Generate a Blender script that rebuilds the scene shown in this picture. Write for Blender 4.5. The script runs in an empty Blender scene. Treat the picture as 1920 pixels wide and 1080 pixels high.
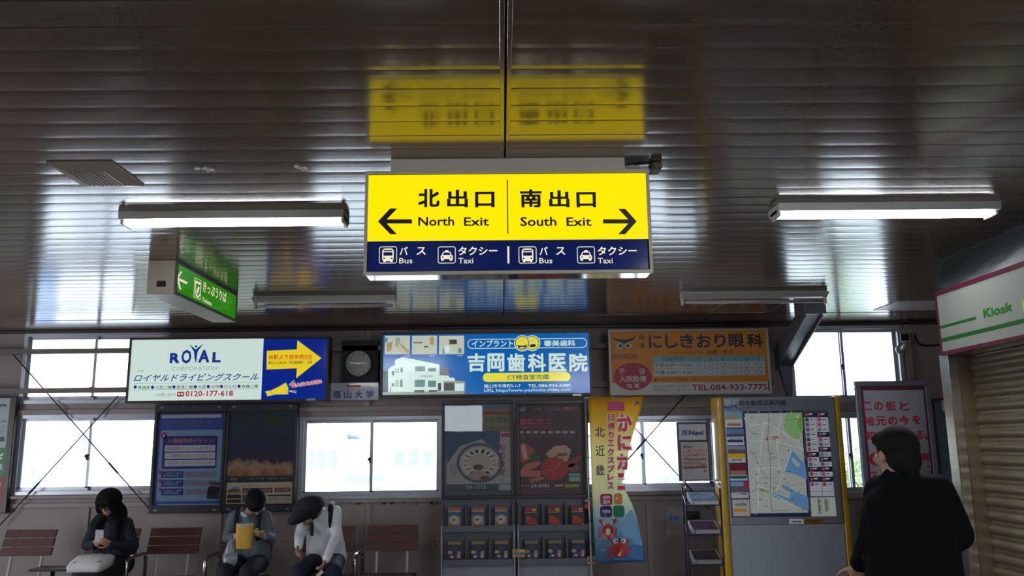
import bpy, bmesh, math, random
from mathutils import Vector, Matrix, noise

random.seed(7)
C = bpy.context.scene.collection
PI = math.pi

# ------------------------------------------------------------------ camera
CAM_H = 1.60
FPX, YAW, PITCH, ROLL = 1569.2, 0.01317, 0.18549, 0.01201
CEIL = CAM_H + 1.228
WALL = 8.68                       # the window wall
_F = Vector((math.sin(YAW)*math.cos(PITCH), math.cos(YAW)*math.cos(PITCH), math.sin(PITCH)))
_R = Vector((math.cos(YAW), -math.sin(YAW), 0))
_U = _R.cross(_F)
_r = _R*math.cos(ROLL) - _U*math.sin(ROLL)
_u = _U*math.cos(ROLL) + _R*math.sin(ROLL)
EYE = Vector((0, 0, CAM_H))
cam_data = bpy.data.cameras.new('camera')
cam_data.sensor_width = 36.0
cam_data.lens = FPX/1920*36.0
cam_data.clip_end = 500
cam = bpy.data.objects.new('camera', cam_data)
C.objects.link(cam)
cam.matrix_world = Matrix(((_r.x, _u.x, -_F.x, 0), (_r.y, _u.y, -_F.y, 0), (_r.z, _u.z, -_F.z, CAM_H), (0, 0, 0, 1)))
bpy.context.scene.camera = cam

# ------------------------------------------------------------------ world, light, exposure
SKY = 5.5
w = bpy.data.worlds.new('world'); bpy.context.scene.world = w
w.use_nodes = True
wn = w.node_tree
wn.nodes.clear()
wo = wn.nodes.new('ShaderNodeOutputWorld'); wb = wn.nodes.new('ShaderNodeBackground')
tc = wn.nodes.new('ShaderNodeTexCoord'); sp = wn.nodes.new('ShaderNodeSeparateXYZ'); cr = wn.nodes.new('ShaderNodeValToRGB')
cr.color_ramp.elements[0].position = 0.0; cr.color_ramp.elements[0].color = (.86, .93, 1.0, 1)
cr.color_ramp.elements[1].position = 1.0; cr.color_ramp.elements[1].color = (.62, .78, 1.0, 1)
wn.links.new(tc.outputs['Generated'], sp.inputs[0]); wn.links.new(sp.outputs['Z'], cr.inputs[0])
wn.links.new(cr.outputs[0], wb.inputs[0]); wn.links.new(wb.outputs[0], wo.inputs[0])
wb.inputs[1].default_value = SKY
vs = bpy.context.scene.view_settings
vs.view_transform = 'Standard'; vs.look = 'None'; vs.exposure = 0.42; vs.gamma = 1.0; vs.use_curve_mapping = False
cy = bpy.context.scene.cycles
cy.use_denoising = True
cy.max_bounces = 8; cy.diffuse_bounces = 5; cy.glossy_bounces = 4; cy.transparent_max_bounces = 12
cy.sample_clamp_indirect = 6.0
TUBE = 42.0          # strength of the lit fluorescent tubes
SIGN_YELLOW = 1.0  # strength of the hanging exit sign

# ------------------------------------------------------------------ pixel -> world
def ray(px, py): return _F + _r*((px-960)/FPX) - _u*((py-540)/FPX)
def PY(px, py, Y):
    d = ray(px, py); return EYE + d*(Y/d.y)
def PZ(px, py, Z=None):
    d = ray(px, py); return EYE + d*(((CEIL if Z is None else Z)-CAM_H)/d.z)
def PX(px, py, X):
    d = ray(px, py); return EYE + d*(X/d.x)
def RY(x0, y0, x1, y1, Y):
    """pixel rect -> X0, X1, Z0, Z1 on the plane y=Y"""
    ym, xm = (y0+y1)/2, (x0+x1)/2
    return PY(x0, ym, Y).x, PY(x1, ym, Y).x, PY(xm, y1, Y).z, PY(xm, y0, Y).z

# ------------------------------------------------------------------ materials
def lin(c):
    c = c/255.0
    return c/12.92 if c <= .04045 else ((c+.055)/1.055)**2.4
def col(r, g, b): return (lin(r), lin(g), lin(b), 1)
_m = {}
def mat(name, rgb, rough=.6, metal=0.0, ior=1.5, var=.10, scale=6.0, bump=0.0, coat=0.0, stretch=(1, 1, 1), spec=.5, trans=0.0):
    """principled with a little procedural mottling; rgb is 0..255"""
    if name in _m: return _m[name]
    m = bpy.data.materials.new(name); m.use_nodes = True
    nt = m.node_tree; b = nt.nodes['Principled BSDF']
    c = col(*rgb)
    b.inputs['Roughness'].default_value = rough
    b.inputs['Metallic'].default_value = metal
    b.inputs['IOR'].default_value = ior
    b.inputs['Specular IOR Level'].default_value = spec
    b.inputs['Coat Weight'].default_value = coat
    b.inputs['Coat Roughness'].default_value = .05
    b.inputs['Transmission Weight'].default_value = trans
    t = nt.nodes.new('ShaderNodeTexCoord'); mp = nt.nodes.new('ShaderNodeMapping'); n = nt.nodes.new('ShaderNodeTexNoise')
    mp.inputs['Scale'].default_value = stretch
    n.inputs['Scale'].default_value = scale; n.inputs['Detail'].default_value = 4
    r = nt.nodes.new('ShaderNodeValToRGB')
    r.color_ramp.elements[0].position = .3; r.color_ramp.elements[1].position = .7
    r.color_ramp.elements[0].color = tuple(x*(1-var) for x in c[:3])+(1,)
    r.color_ramp.elements[1].color = tuple(min(1, x*(1+var)) for x in c[:3])+(1,)
    nt.links.new(t.outputs['Object'], mp.inputs[0]); nt.links.new(mp.outputs[0], n.inputs['Vector'])
    nt.links.new(n.outputs['Fac'], r.inputs[0]); nt.links.new(r.outputs[0], b.inputs['Base Color'])
    if bump:
        bp = nt.nodes.new('ShaderNodeBump'); bp.inputs['Strength'].default_value = bump; bp.inputs['Distance'].default_value = .01
        nt.links.new(n.outputs['Fac'], bp.inputs['Height']); nt.links.new(bp.outputs[0], b.inputs['Normal'])
    _m[name] = m
    return m
def ink(rgb, rough=.45, coat=0.0):
    k = 'ink_%d_%d_%d_%d' % (rgb[0], rgb[1], rgb[2], int(coat*10))
    if k in _m: return _m[k]
    m = bpy.data.materials.new(k); m.use_nodes = True
    b = m.node_tree.nodes['Principled BSDF']
    b.inputs['Base Color'].default_value = col(*rgb); b.inputs['Roughness'].default_value = rough
    b.inputs['Coat Weight'].default_value = coat; b.inputs['Coat Roughness'].default_value = .06
    _m[k] = m
    return m
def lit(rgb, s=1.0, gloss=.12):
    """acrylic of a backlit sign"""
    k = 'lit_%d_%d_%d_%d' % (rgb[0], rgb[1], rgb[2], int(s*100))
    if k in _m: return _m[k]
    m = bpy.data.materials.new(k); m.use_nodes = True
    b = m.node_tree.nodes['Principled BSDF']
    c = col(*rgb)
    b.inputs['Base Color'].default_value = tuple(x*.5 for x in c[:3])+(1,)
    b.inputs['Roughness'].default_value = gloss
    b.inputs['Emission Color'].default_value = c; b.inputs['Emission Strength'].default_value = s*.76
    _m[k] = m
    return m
def glass_mat(name='window_glass', tint=(1, 1, 1), refl=.08, rough=.0):
    if name in _m: return _m[name]
    m = bpy.data.materials.new(name); m.use_nodes = True
    nt = m.node_tree; nt.nodes.clear()
    o = nt.nodes.new('ShaderNodeOutputMaterial'); mx = nt.nodes.new('ShaderNodeMixShader')
    t = nt.nodes.new('ShaderNodeBsdfTransparent'); g = nt.nodes.new('ShaderNodeBsdfGlossy'); f = nt.nodes.new('ShaderNodeFresnel')
    nz = nt.nodes.new('ShaderNodeTexNoise'); nz.inputs['Scale'].default_value = 1.2
    bp = nt.nodes.new('ShaderNodeBump'); bp.inputs['Strength'].default_value = .05; bp.inputs['Distance'].default_value = .02
    nt.links.new(nz.outputs['Fac'], bp.inputs['Height']); nt.links.new(bp.outputs[0], g.inputs['Normal'])
    f.inputs[0].default_value = 1.45
    t.inputs[0].default_value = (*tint, 1); g.inputs['Roughness'].default_value = rough
    nt.links.new(f.outputs[0], mx.inputs[0]); nt.links.new(t.outputs[0], mx.inputs[1]); nt.links.new(g.outputs[0], mx.inputs[2])
    nt.links.new(mx.outputs[0], o.inputs[0])
    _m[name] = m
    return m

def ceiling_mat():
    m = bpy.data.materials.new('painted_metal_slat'); m.use_nodes = True
    nt = m.node_tree; b = nt.nodes['Principled BSDF']
    t = nt.nodes.new('ShaderNodeTexCoord'); mp = nt.nodes.new('ShaderNodeMapping'); n = nt.nodes.new('ShaderNodeTexNoise')
    mp.inputs['Scale'].default_value = (1, 6, 6); n.inputs['Scale'].default_value = 1.3; n.inputs['Detail'].default_value = 5
    r = nt.nodes.new('ShaderNodeValToRGB')
    r.color_ramp.elements[0].position = .3; r.color_ramp.elements[1].position = .75
    r.color_ramp.elements[0].color = col(94, 76, 58); r.color_ramp.elements[1].color = col(108, 89, 69)
    nt.links.new(t.outputs['Object'], mp.inputs[0]); nt.links.new(mp.outputs[0], n.inputs['Vector'])
    nt.links.new(n.outputs['Fac'], r.inputs[0])
    # small specks of dirt
    n2 = nt.nodes.new('ShaderNodeTexNoise'); n2.inputs['Scale'].default_value = 60; n2.inputs['Detail'].default_value = 2
    nt.links.new(t.outputs['Object'], n2.inputs['Vector'])
    n3 = nt.nodes.new('ShaderNodeTexNoise'); n3.inputs['Scale'].default_value = 1.4
    nt.links.new(t.outputs['Object'], n3.inputs['Vector'])
    mul = nt.nodes.new('ShaderNodeMath'); mul.operation = 'MULTIPLY'
    nt.links.new(n2.outputs['Fac'], mul.inputs[0]); nt.links.new(n3.outputs['Fac'], mul.inputs[1])
    r2 = nt.nodes.new('ShaderNodeValToRGB'); r2.color_ramp.elements[0].position = .40; r2.color_ramp.elements[1].position = .44
    nt.links.new(mul.outputs[0], r2.inputs[0])
    mx = nt.nodes.new('ShaderNodeMixRGB'); mx.inputs[2].default_value = col(60, 48, 38)
    nt.links.new(r2.outputs[0], mx.inputs[0]); nt.links.new(r.outputs[0], mx.inputs[1])
    nt.links.new(mx.outputs[0], b.inputs['Base Color'])
    b.inputs['Roughness'].default_value = .15
    b.inputs['IOR'].default_value = 2.1
    bp = nt.nodes.new('ShaderNodeBump'); bp.inputs['Strength'].default_value = .05; bp.inputs['Distance'].default_value = .01
    n4 = nt.nodes.new('ShaderNodeTexNoise'); n4.inputs['Scale'].default_value = 3; n4.inputs['Detail'].default_value = 2
    mp4 = nt.nodes.new('ShaderNodeMapping'); mp4.inputs['Scale'].default_value = (1.2, 3, 1)
    nt.links.new(t.outputs['Object'], mp4.inputs[0]); nt.links.new(mp4.outputs[0], n4.inputs['Vector'])
    nt.links.new(n4.outputs['Fac'], bp.inputs['Height']); nt.links.new(bp.outputs[0], b.inputs['Normal'])
    return m

M_CEIL = ceiling_mat()
M_DARK = mat('dark_void', (18, 15, 14), .9)
M_WALL = mat('wall_paint', (142, 127, 125), .55, var=.06, scale=3)
M_WALLTRIM = mat('wall_trim_paint', (148, 133, 130), .5, var=.08)
M_RAIL = mat('rail_paint', (112, 100, 96), .5, var=.1)
M_ALU = mat('aluminium_sash', (165, 165, 172), .35, .7, var=.05)
M_GLASS = glass_mat()
M_STEEL = mat('brushed_steel', (190, 186, 180), .22, 1.0, var=.10, scale=4, stretch=(1, 1, 14), bump=.05)
M_WHITE = mat('white_enamel', (185, 180, 172), .35, var=.05)
M_FRAME = mat('sign_frame_grey', (205, 198, 180), .35, .0, var=.04)
M_BLACK = mat('black_plastic', (22, 21, 24), .5)
M_DKBROWN = mat('dark_brown_metal', (48, 36, 36), .45, var=.1)
M_WOOD = mat('red_brown_slat', (88, 52, 46), .5, var=.2, scale=9, stretch=(1, 8, 8))
M_CHROME = mat('chrome_tube', (200, 200, 205), .18, 1.0, var=.02)

# ------------------------------------------------------------------ mesh helpers
def box(bm, x0, x1, y0, y1, z0, z1):
    if x0 > x1: x0, x1 = x1, x0
    if y0 > y1: y0, y1 = y1, y0
    if z0 > z1: z0, z1 = z1, z0
    v = [bm.verts.new(p) for p in ((x0, y0, z0), (x1, y0, z0), (x1, y1, z0), (x0, y1, z0), (x0, y0, z1), (x1, y0, z1), (x1, y1, z1), (x0, y1, z1))]
    for f in ((3, 2, 1, 0), (4, 5, 6, 7), (0, 1, 5, 4), (1, 2, 6, 5), (2, 3, 7, 6), (3, 0, 4, 7)):
        bm.faces.new([v[i] for i in f])
    return bm
def B(*boxes):
    bm = bmesh.new()
    for b in boxes: box(bm, *b)
    return bm
def bev(bm, w=.003, seg=2):
    bmesh.ops.bevel(bm, geom=list(bm.edges), offset=w, segments=seg, profile=.6, affect='EDGES')
    return bm
def tube(bm, pts, r, n=8, cap=True):
    """tube along points, r a number or list"""
    pts = [Vector(p) for p in pts]
    rs = r if isinstance(r, (list, tuple)) else [r]*len(pts)
    rings = []
    up = None
    for i, p in enumerate(pts):
        if i == 0: d = pts[1]-pts[0]
        elif i == len(pts)-1: d = pts[-1]-pts[-2]
        else: d = (pts[i+1]-pts[i]).normalized()+(pts[i]-pts[i-1]).normalized()
        d.normalize()
        if up is None:
            up = Vector((0, 0, 1)) if abs(d.z) < .9 else Vector((1, 0, 0))
        a = d.cross(up).normalized(); b = a.cross(d).normalized(); up = b
        rings.append([bm.verts.new(p + a*math.cos(2*PI*k/n)*rs[i] + b*math.sin(2*PI*k/n)*rs[i]) for k in range(n)])
    for i in range(len(rings)-1):
        for k in range(n):
            bm.faces.new((rings[i][k], rings[i][(k+1) % n], rings[i+1][(k+1) % n], rings[i+1][k]))
    if cap:
        bm.faces.new(rings[0][::-1]); bm.faces.new(rings[-1])
    return bm
def prism(bm, pts, d):
    """extrude polygon pts (Vectors) by vector d"""
    a = [bm.verts.new(p) for p in pts]; b = [bm.verts.new(Vector(p)+Vector(d)) for p in pts]
    n = len(a)
    bm.faces.new(a); bm.faces.new(b[::-1])
    for i in range(n): bm.faces.new((a[i], b[i], b[(i+1) % n], a[(i+1) % n]))
    return bm
def tag(o, label=None, cat=None, group=None, kind=None):
    if label: o['label'] = label
    if cat: o['category'] = cat
    if group: o['group'] = group
    if kind: o['kind'] = kind
    return o
def obj(name, bm, m, parent=None, smooth=False):
    me = bpy.data.meshes.new(name)
    if isinstance(bm, bmesh.types.BMesh):
        bmesh.ops.recalc_face_normals(bm, faces=bm.faces)
        bm.to_mesh(me); bm.free()
    else: me = bm
    for x in (m if isinstance(m, (list, tuple)) else [m]): me.materials.append(x)
    if smooth:
        for p in me.polygons: p.use_smooth = True
    o = bpy.data.objects.new(name, me); C.objects.link(o)
    if parent:
        o.parent = parent
        o.matrix_parent_inverse = Matrix.Translation(-root_loc(parent))
    return o
def root_loc(o):
    v = Vector((0, 0, 0))
    while o:
        v = v + o.location + o.matrix_parent_inverse.translation; o = o.parent
    return v
def empty(name, loc, label=None, cat=None, group=None):
    o = bpy.data.objects.new(name, None); C.objects.link(o); o.location = loc
    o.empty_display_size = .1
    return tag(o, label, cat, group)
def copy_thing(o, delta, label=None, parent=None):
    """copy a thing with its parts and sub-parts, moved by delta"""
    c = o.copy(); C.objects.link(c)
    if parent is None: c.location = o.location + Vector(delta)
    else:
        c.parent = parent; c.matrix_parent_inverse = o.matrix_parent_inverse.copy()
    if label: c['label'] = label
    for ch in list(o.children): copy_thing(ch, delta, None, c)
    return c
def struct(name, bm, m, label=None, parent=None):
    o = obj(name, bm, m, parent)
    if parent is None: tag(o, label, None, None, 'structure')
    return o

# ------------------------------------------------------------------ flat print on a plane
_tc = {}
def glyphs(s, bold=0.0, shear=0.0, space=1.0):
    k = (s, bold, shear, space)
    if k not in _tc:
        cu = bpy.data.curves.new('t', 'FONT'); cu.body = s; cu.size = 1; cu.resolution_u = 2
        cu.offset = bold; cu.shear = shear; cu.space_character = space
        ob = bpy.data.objects.new('t', cu)
        me = ob.to_mesh()
        vs_ = [(v.co.x, v.co.y) for v in me.vertices]
        fs = [tuple(p.vertices) for p in me.polygons]
        ob.to_mesh_clear(); bpy.data.objects.remove(ob); bpy.data.curves.remove(cu)
        _tc[k] = (vs_, fs)
    return _tc[k]
class Art:
    """flat print: shapes given in crop pixels (offset ox, oy, scale s) land on one plane"""
    def __init__(self, parent, plane, val, off=(0, 0), s=1.0, sgn=-1, name='artwork', bend=None, step=.0006):
        self.p, self.pl, self.val, self.off, self.s, self.sgn, self.name, self.bend, self.step = parent, plane, val, off, s, sgn, name, bend, step
        self.layers = {}
    def at(self, x, y):
        px, py = self.off[0]+x/self.s, self.off[1]+y/self.s
        if self.pl == 'Y': p = PY(px, py, self.val); return (p.x, p.z)
        p = PX(px, py, self.val)
        return ((-p.y if self.sgn < 0 else p.y), p.z)
    def world(self, u, v, lay):
        e = self.step*(lay+1)
        if self.pl == 'Y': return (u, self.val-e-(self.bend(u, v) if self.bend else 0), v)
        return (self.val+self.sgn*e, (-u if self.sgn < 0 else u), v)
    def _add(self, uv, faces, m, lay, nm=None, stamps=1):
        bm, mats = self.layers.setdefault(nm or self.name, (bmesh.new(), []))
        if m not in mats: mats.append(m)
        i = mats.index(m)
        n_ = len(uv)//stamps
        vv = [bm.verts.new(self.world(a, b, lay+.14*(k//n_))) for k, (a, b) in enumerate(uv)]
        for f in faces:
            try: bm.faces.new([vv[k] for k in f]).material_index = i
            except ValueError: pass
    def poly(self, pts, m, lay=0, nm=None):
        self._add([self.at(*p) for p in pts], [range(len(pts))], m, lay, nm)
    def rect(self, x0, y0, x1, y1, m, lay=0, rad=0, nm=None, nx=1):
        xm, ym = (x0+x1)/2, (y0+y1)/2
        u0, u1 = self.at(x0, ym)[0], self.at(x1, ym)[0]; v0, v1 = self.at(xm, y1)[1], self.at(xm, y0)[1]
        if not rad:
            uv = [(u0, v0), (u1, v0), (u1, v1), (u0, v1)]
        else:
            r = rad*abs(v1-v0); uv = []
            for cx, cz, a in ((u1-r, v1-r, 0), (u0+r, v1-r, 90), (u0+r, v0+r, 180), (u1-r, v0+r, 270)):
                for k in range(7):
                    t = math.radians(a+15*k); uv.append((cx+r*math.cos(t), cz+r*math.sin(t)))
        self._add(uv, [range(len(uv))], m, lay, nm)
        return u0, u1, v0, v1
    def frame(self, x0, y0, x1, y1, t, m, lay=0, rad=0, nm=None):
        xm, ym = (x0+x1)/2, (y0+y1)/2
        u0, u1 = self.at(x0, ym)[0], self.at(x1, ym)[0]; v0, v1 = self.at(xm, y1)[1], self.at(xm, y0)[1]
        T = abs(self.at(x0+t, ym)[0]-u0)
        def ringpts(k, r):
            o = []
            a0, a1, b0, b1 = u0+k, u1-k, v0+k, v1-k
            for cx, cz, a in ((a1-r, b1-r, 0), (a0+r, b1-r, 90), (a0+r, b0+r, 180), (a1-r, b0+r, 270)):
                for q in range(7):
                    tt = math.radians(a+15*q); o.append((cx+r*math.cos(tt), cz+r*math.sin(tt)))
            return o
        r = max(rad*abs(v1-v0), T*1.05)
        A_, B_ = ringpts(0, r), ringpts(T, r-T)
        n = len(A_)
        self._add(A_+B_, [(i, (i+1) % n, n+(i+1) % n, n+i) for i in range(n)], m, lay, nm)
    def disc(self, x, y, rx, m, lay=0, ry=None, n=28, nm=None):
        ry = ry or rx
        self.poly([(x+rx*math.cos(2*PI*k/n), y+ry*math.sin(2*PI*k/n)) for k in range(n)], m, lay, nm)
    def ring(self, x, y, r0, r1, m, lay=0, n=24, nm=None):
        a = [self.at(x+r0*math.cos(2*PI*k/n), y+r0*math.sin(2*PI*k/n)) for k in range(n)]
        b = [self.at(x+r1*math.cos(2*PI*k/n), y+r1*math.sin(2*PI*k/n)) for k in range(n)]
        self._add(a+b, [(i, (i+1) % n, n+(i+1) % n, n+i) for i in range(n)], m, lay, nm)
    def line(self, pts, t, m, lay=0, nm=None):
        for (x0, y0), (x1, y1) in zip(pts, pts[1:]):
            d = math.hypot(x1-x0, y1-y0) or 1; nx, ny = -(y1-y0)/d*t/2, (x1-x0)/d*t/2
            self.poly([(x0+nx, y0+ny), (x1+nx, y1+ny), (x1-nx, y1-ny), (x0-nx, y0-ny)], m, lay, nm)
    def text(self, s, x0, y0, x1, y1, m, lay=1, bold=0.0, shear=0.0, rot=0.0, nm='lettering', space=1.0, uniq=False):
        if uniq: nm = 'lettering#%d' % len(self.layers)
        b_ = max(0.0, bold-.003)*.85
        vs_, fs = glyphs(s, min(bold, .003), shear, space)
        if not vs_: return
        if b_ > 0:
            n_ = len(vs_); sh = ((0, 0), (b_, b_), (-b_, b_), (b_, -b_), (-b_, -b_))
            vs_ = [(x+dx, y+dy) for dx, dy in sh for x, y in vs_]
            fs = [tuple(i+k*n_ for i in f) for k in range(5) for f in fs]
        xm, ym = (x0+x1)/2, (y0+y1)/2
        u0, u1 = self.at(x0, ym)[0], self.at(x1, ym)[0]; v0, v1 = self.at(xm, y1)[1], self.at(xm, y0)[1]
        a0, a1 = min(v[0] for v in vs_), max(v[0] for v in vs_); b0, b1 = min(v[1] for v in vs_), max(v[1] for v in vs_)
        su, sv = (u1-u0)/max(a1-a0, 1e-6), (v1-v0)/max(b1-b0, 1e-6)
        uv = [(u0+(a-a0)*su, v0+(b-b0)*sv) for a, b in vs_]
        if rot:
            cu, cv = (u0+u1)/2, (v0+v1)/2; c_, s_ = math.cos(rot), math.sin(rot)
            uv = [(cu+(a-cu)*c_-(b-cv)*s_, cv+(a-cu)*s_+(b-cv)*c_) for a, b in uv]
        self._add(uv, fs, m, lay, nm, 5 if b_ > 0 else 1)
    def sub(self, off, s):
        a = Art(self.p, self.pl, self.val, off, s, self.sgn, self.name, self.bend, self.step); a.layers = self.layers
        return a
    def done(self):
        for nm, (bm, mats) in self.layers.items():
            nm2 = nm.split('#')[0]
            me = bpy.data.meshes.new(nm2); bm.to_mesh(me); bm.free()
            o = obj(nm2, me, mats, self.p)
            if '#' not in nm and nm2 not in ('sheet', 'cover'): o['kind'] = 'stuff'

# ================================================================== STRUCTURE
XL, XR, YB = -7.2, 6.6, -5.5
# -- window openings in the far wall, outer frame pixels (x0,y0,x1,y1), mullion x, y of it
WIN = [(42, 624, 318, 756), (29, 777, 300, 927), (561, 781, 829, 935), (1086, 780, 1342, 921), (1480, 611, 1693, 754), (1486, 772, 1712, 928)]
MULT = [174, 163, 695, 1207, 1583, 1598]
WR = [RY(*q, WALL) for q in WIN]
def wall_cells(x0, x1, z0, z1, y0, y1, holes):
    bm = bmesh.new()
    xs = sorted({x0, x1} | {h[0] for h in holes} | {h[1] for h in holes})
    for a, b in zip(xs, xs[1:]):
        m = (a+b)/2
        hs = sorted([(h[2], h[3]) for h in holes if h[0] < m < h[1]])
        z = z0
        for lo, hi in hs:
            box(bm, a, b, y0, y1, z, lo); z = hi
        box(bm, a, b, y0, y1, z, z1)
    return bm
wall_front = struct('wall_front', wall_cells(XL, XR, 0, CEIL+.3, WALL, WALL+.14, WR), M_WALL, 'painted panel wall with windows behind the signs')
def side_wall(name, x0, x1, openings, label):
    bm = bmesh.new(); y = YB
    for a, b, z0, z1 in openings:
        box(bm, x0, x1, y, a, 0, CEIL+.3); box(bm, x0, x1, a, b, z1, CEIL+.3); y0_ = y; y = b
        if z0: box(bm, x0, x1, a, b, 0, z0)
    box(bm, x0, x1, y, WALL+.14, 0, CEIL+.3)
    struct(name, bm, M_WALL, label)
side_wall('wall_left', XL-.14, XL, [(3.2, 6.4, 0, 2.2)], 'side wall of the hall with the open north exit, out of view')
side_wall('wall_right', XR, XR+.14, [(-3.4, -1.2, 2.0, 2.7)], 'plain side wall behind the kiosk')
struct('wall_back', wall_cells(XL, XR, 0, CEIL+.3, YB-.14, YB, [(-1.6, -.5, 1.95, 2.6), (2.5, 6.4, 0, 2.6)]), M_WALL, 'wall behind the camera with an open entrance and a high window')
struct('floor', B((XL-.14, XR+.14, YB-.14, WALL+.14, -.15, 0)), mat('stone_floor', (112, 106, 100), .35, var=.12, scale=30), 'pale stone station floor')

# wall trims (battens, sills, bars)
def wbox(px0, py0, px1, py1, d, Y=None):
    Y = WALL if Y is None else Y
    a, b, c, e = RY(px0, py0, px1, py1, Y-d)
    return (a, b, Y-d, Y, c, e)
def strip(bm, px0, px1, pyc, h, d):
    """horizontal strip: spans px0..px1, centre at pyc near the middle of the picture"""
    a = PY(px0, pyc, WALL-d).x; b = PY(px1, pyc, WALL-d).x; z = PY((px0+px1)/2, pyc, WALL-d).z
    box(bm, a, b, WALL-d, WALL, z-h/2, z+h/2)
for i, (px0, px1, pyc, h, d) in enumerate([(-60, 1345, 941, .045, .02), (1470, 1830, 930, .05, .02), (-60, 1480, 766, .05, .03), (1590, 1760, 764, .05, .03),
                                           (1440, 1482, 641, .04, .012)]):
    bm = bmesh.new(); strip(bm, px0, px1, pyc, h, d)
    struct('trim_%d' % (i+1), bev(bm, .003, 1), M_WALLTRIM, None, wall_front)
for i, px in enumerate((160, 410, 690, 885, 1218, 1345, 1600)):
    x = PY(px, 1000, WALL).x; z = PY(px, 941, WALL).z
    struct('trim_%d' % (10+i), bev(B((x-.028, x+.028, WALL-.016, WALL, .02, z-.02)), .003, 1), M_WALLTRIM, None, wall_front)
x = PY(1700, 640, WALL).x
struct('trim_20', bev(B((x-.03, x+.03, WALL-.03, WALL, .9, CEIL)), .003, 1), M_WALLTRIM, None, wall_front)
x = PY(690, 700, WALL).x
struct('trim_21', bev(B((x-.03, x+.03, WALL-.02, WALL, PY(690, 766, WALL).z, CEIL)), .003, 1), M_WALLTRIM, None, wall_front)
x = PY(1484, 700, WALL).x
struct('baseboard_front', bev(B((XL, XR, WALL-.025, WALL, 0, .1)), .004, 1), M_RAIL, None, wall_front)
# peeling paint under the middle window
bm = bmesh.new()
for px, py, r in ((632, 941, 4), (642, 942, 3), (654, 941, 5), (673, 942, 6), (734, 940, 8), (720, 944, 4), (758, 942, 3), (781, 945, 2.5), (809, 943, 4), (820, 944, 2.5), (600, 940, 4), (861, 1008, 2), (815, 1015, 2.5), (816, 1022, 2)):
    c = PY(px, py, WALL-.0215); rr = r*.0055
    vs2 = [c + Vector((math.cos(t)*rr*random.uniform(.7, 1.3), 0, math.sin(t)*rr*.6*random.uniform(.7, 1.3))) for t in [2*PI*k/9 for k in range(9)]]
    prism(bm, vs2, (0, .001, 0))
o = obj('peeling_paint', bm, mat('bare_board', (62, 52, 50), .9), wall_front); o['label'] = 'dark patches of flaked paint under the middle window'

# -- windows
def window(n, r, mx, extra=0):
    x0, x1, z0, z1 = r
    t = .035
    mxw = PY(mx, (WIN[n][1]+WIN[n][3])/2, WALL).x
    w_ = struct('window_%d' % (n+1), B((x0, x1, WALL-.012, WALL+.10, z0, z0+t), (x0, x1, WALL-.012, WALL+.10, z1-t, z1),
                                       (x0, x0+t, WALL-.012, WALL+.10, z0+t, z1-t), (x1-t, x1, WALL-.012, WALL+.10, z0+t, z1-t)), M_ALU,
                'aluminium sliding window')
    for k, (a, b, y) in enumerate(((x0+t, mxw+.018, WALL+.03), (mxw-.018, x1-t, WALL+.06))):
        s = .028
        sa = obj('sash', B((a, b, y, y+.025, z0+t, z0+t+s+.012), (a, b, y, y+.025, z1-t-s, z1-t), (a, a+s, y, y+.025, z0+t+s, z1-t-s), (b-s, b, y, y+.025, z0+t+s, z1-t-s)), M_ALU, w_)
        obj('pane', B((a+s-.004, b-s+.004, y+.010, y+.013, z0+t+s, z1-t-s)), M_GLASS, sa)
    zc = (z0+z1)/2-.03 if n else z0+.14
    obj('latch', bev(B((mxw-.018, mxw-.002, WALL+.012, WALL+.03, zc-.03, zc+.03), (mxw-.03, mxw-.014, WALL+.006, WALL+.016, zc-.005, zc+.025)), .003, 1), M_BLACK, w_)
    if n not in (0, 4):
        obj('sill', bev(B((x0-.03, x1+.03, WALL-.05, WALL, z0-.035, z0-.005)), .004, 1), M_WALLTRIM, w_)
    return w_
for n in range(6):
    o = window(n, WR[n], MULT[n])
    o['label'] = ['upper window left of the white and blue driving school sign', 'lower window behind the crossed rods and the seated woman',
                  'wide window between the poster case and the brochure racks', 'window behind the hanging yellow banner',
                  'upper window beside the steel knee brace', 'lower window between the map board and the red lettered sign'][n]
# portals
for n in range(6):
    x0, x1, z0, z1 = WR[n]
    ld = bpy.data.lights.new('window_portal', 'AREA'); ld.shape = 'RECTANGLE'; ld.size = x1-x0; ld.size_y = z1-z0; ld.cycles.is_portal = True
    lo = bpy.data.objects.new('window_portal', ld); C.objects.link(lo); lo.location = ((x0+x1)/2, WALL+.16, (z0+z1)/2); lo.rotation_euler = (-PI/2, 0, 0)
for loc, rot, sx, sy in (((4.45, YB-.2, 1.3), (PI/2, 0, 0), 3.9, 2.6), ((-1.05, YB-.2, 2.28), (PI/2, 0, 0), 1.1, .65), ((XL-.2, 4.8, 1.1), (0, -PI/2, 0), 2.2, 3.2), ((XR+.2, -2.3, 2.35), (0, PI/2, 0), .7, 2.2)):
    ld = bpy.data.lights.new('entrance_portal', 'AREA'); ld.shape = 'RECTANGLE'; ld.size = sx; ld.size_y = sy; ld.cycles.is_portal = True
    lo = bpy.data.objects.new('entrance_portal', ld); C.objects.link(lo); lo.location = loc; lo.rotation_euler = rot

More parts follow.
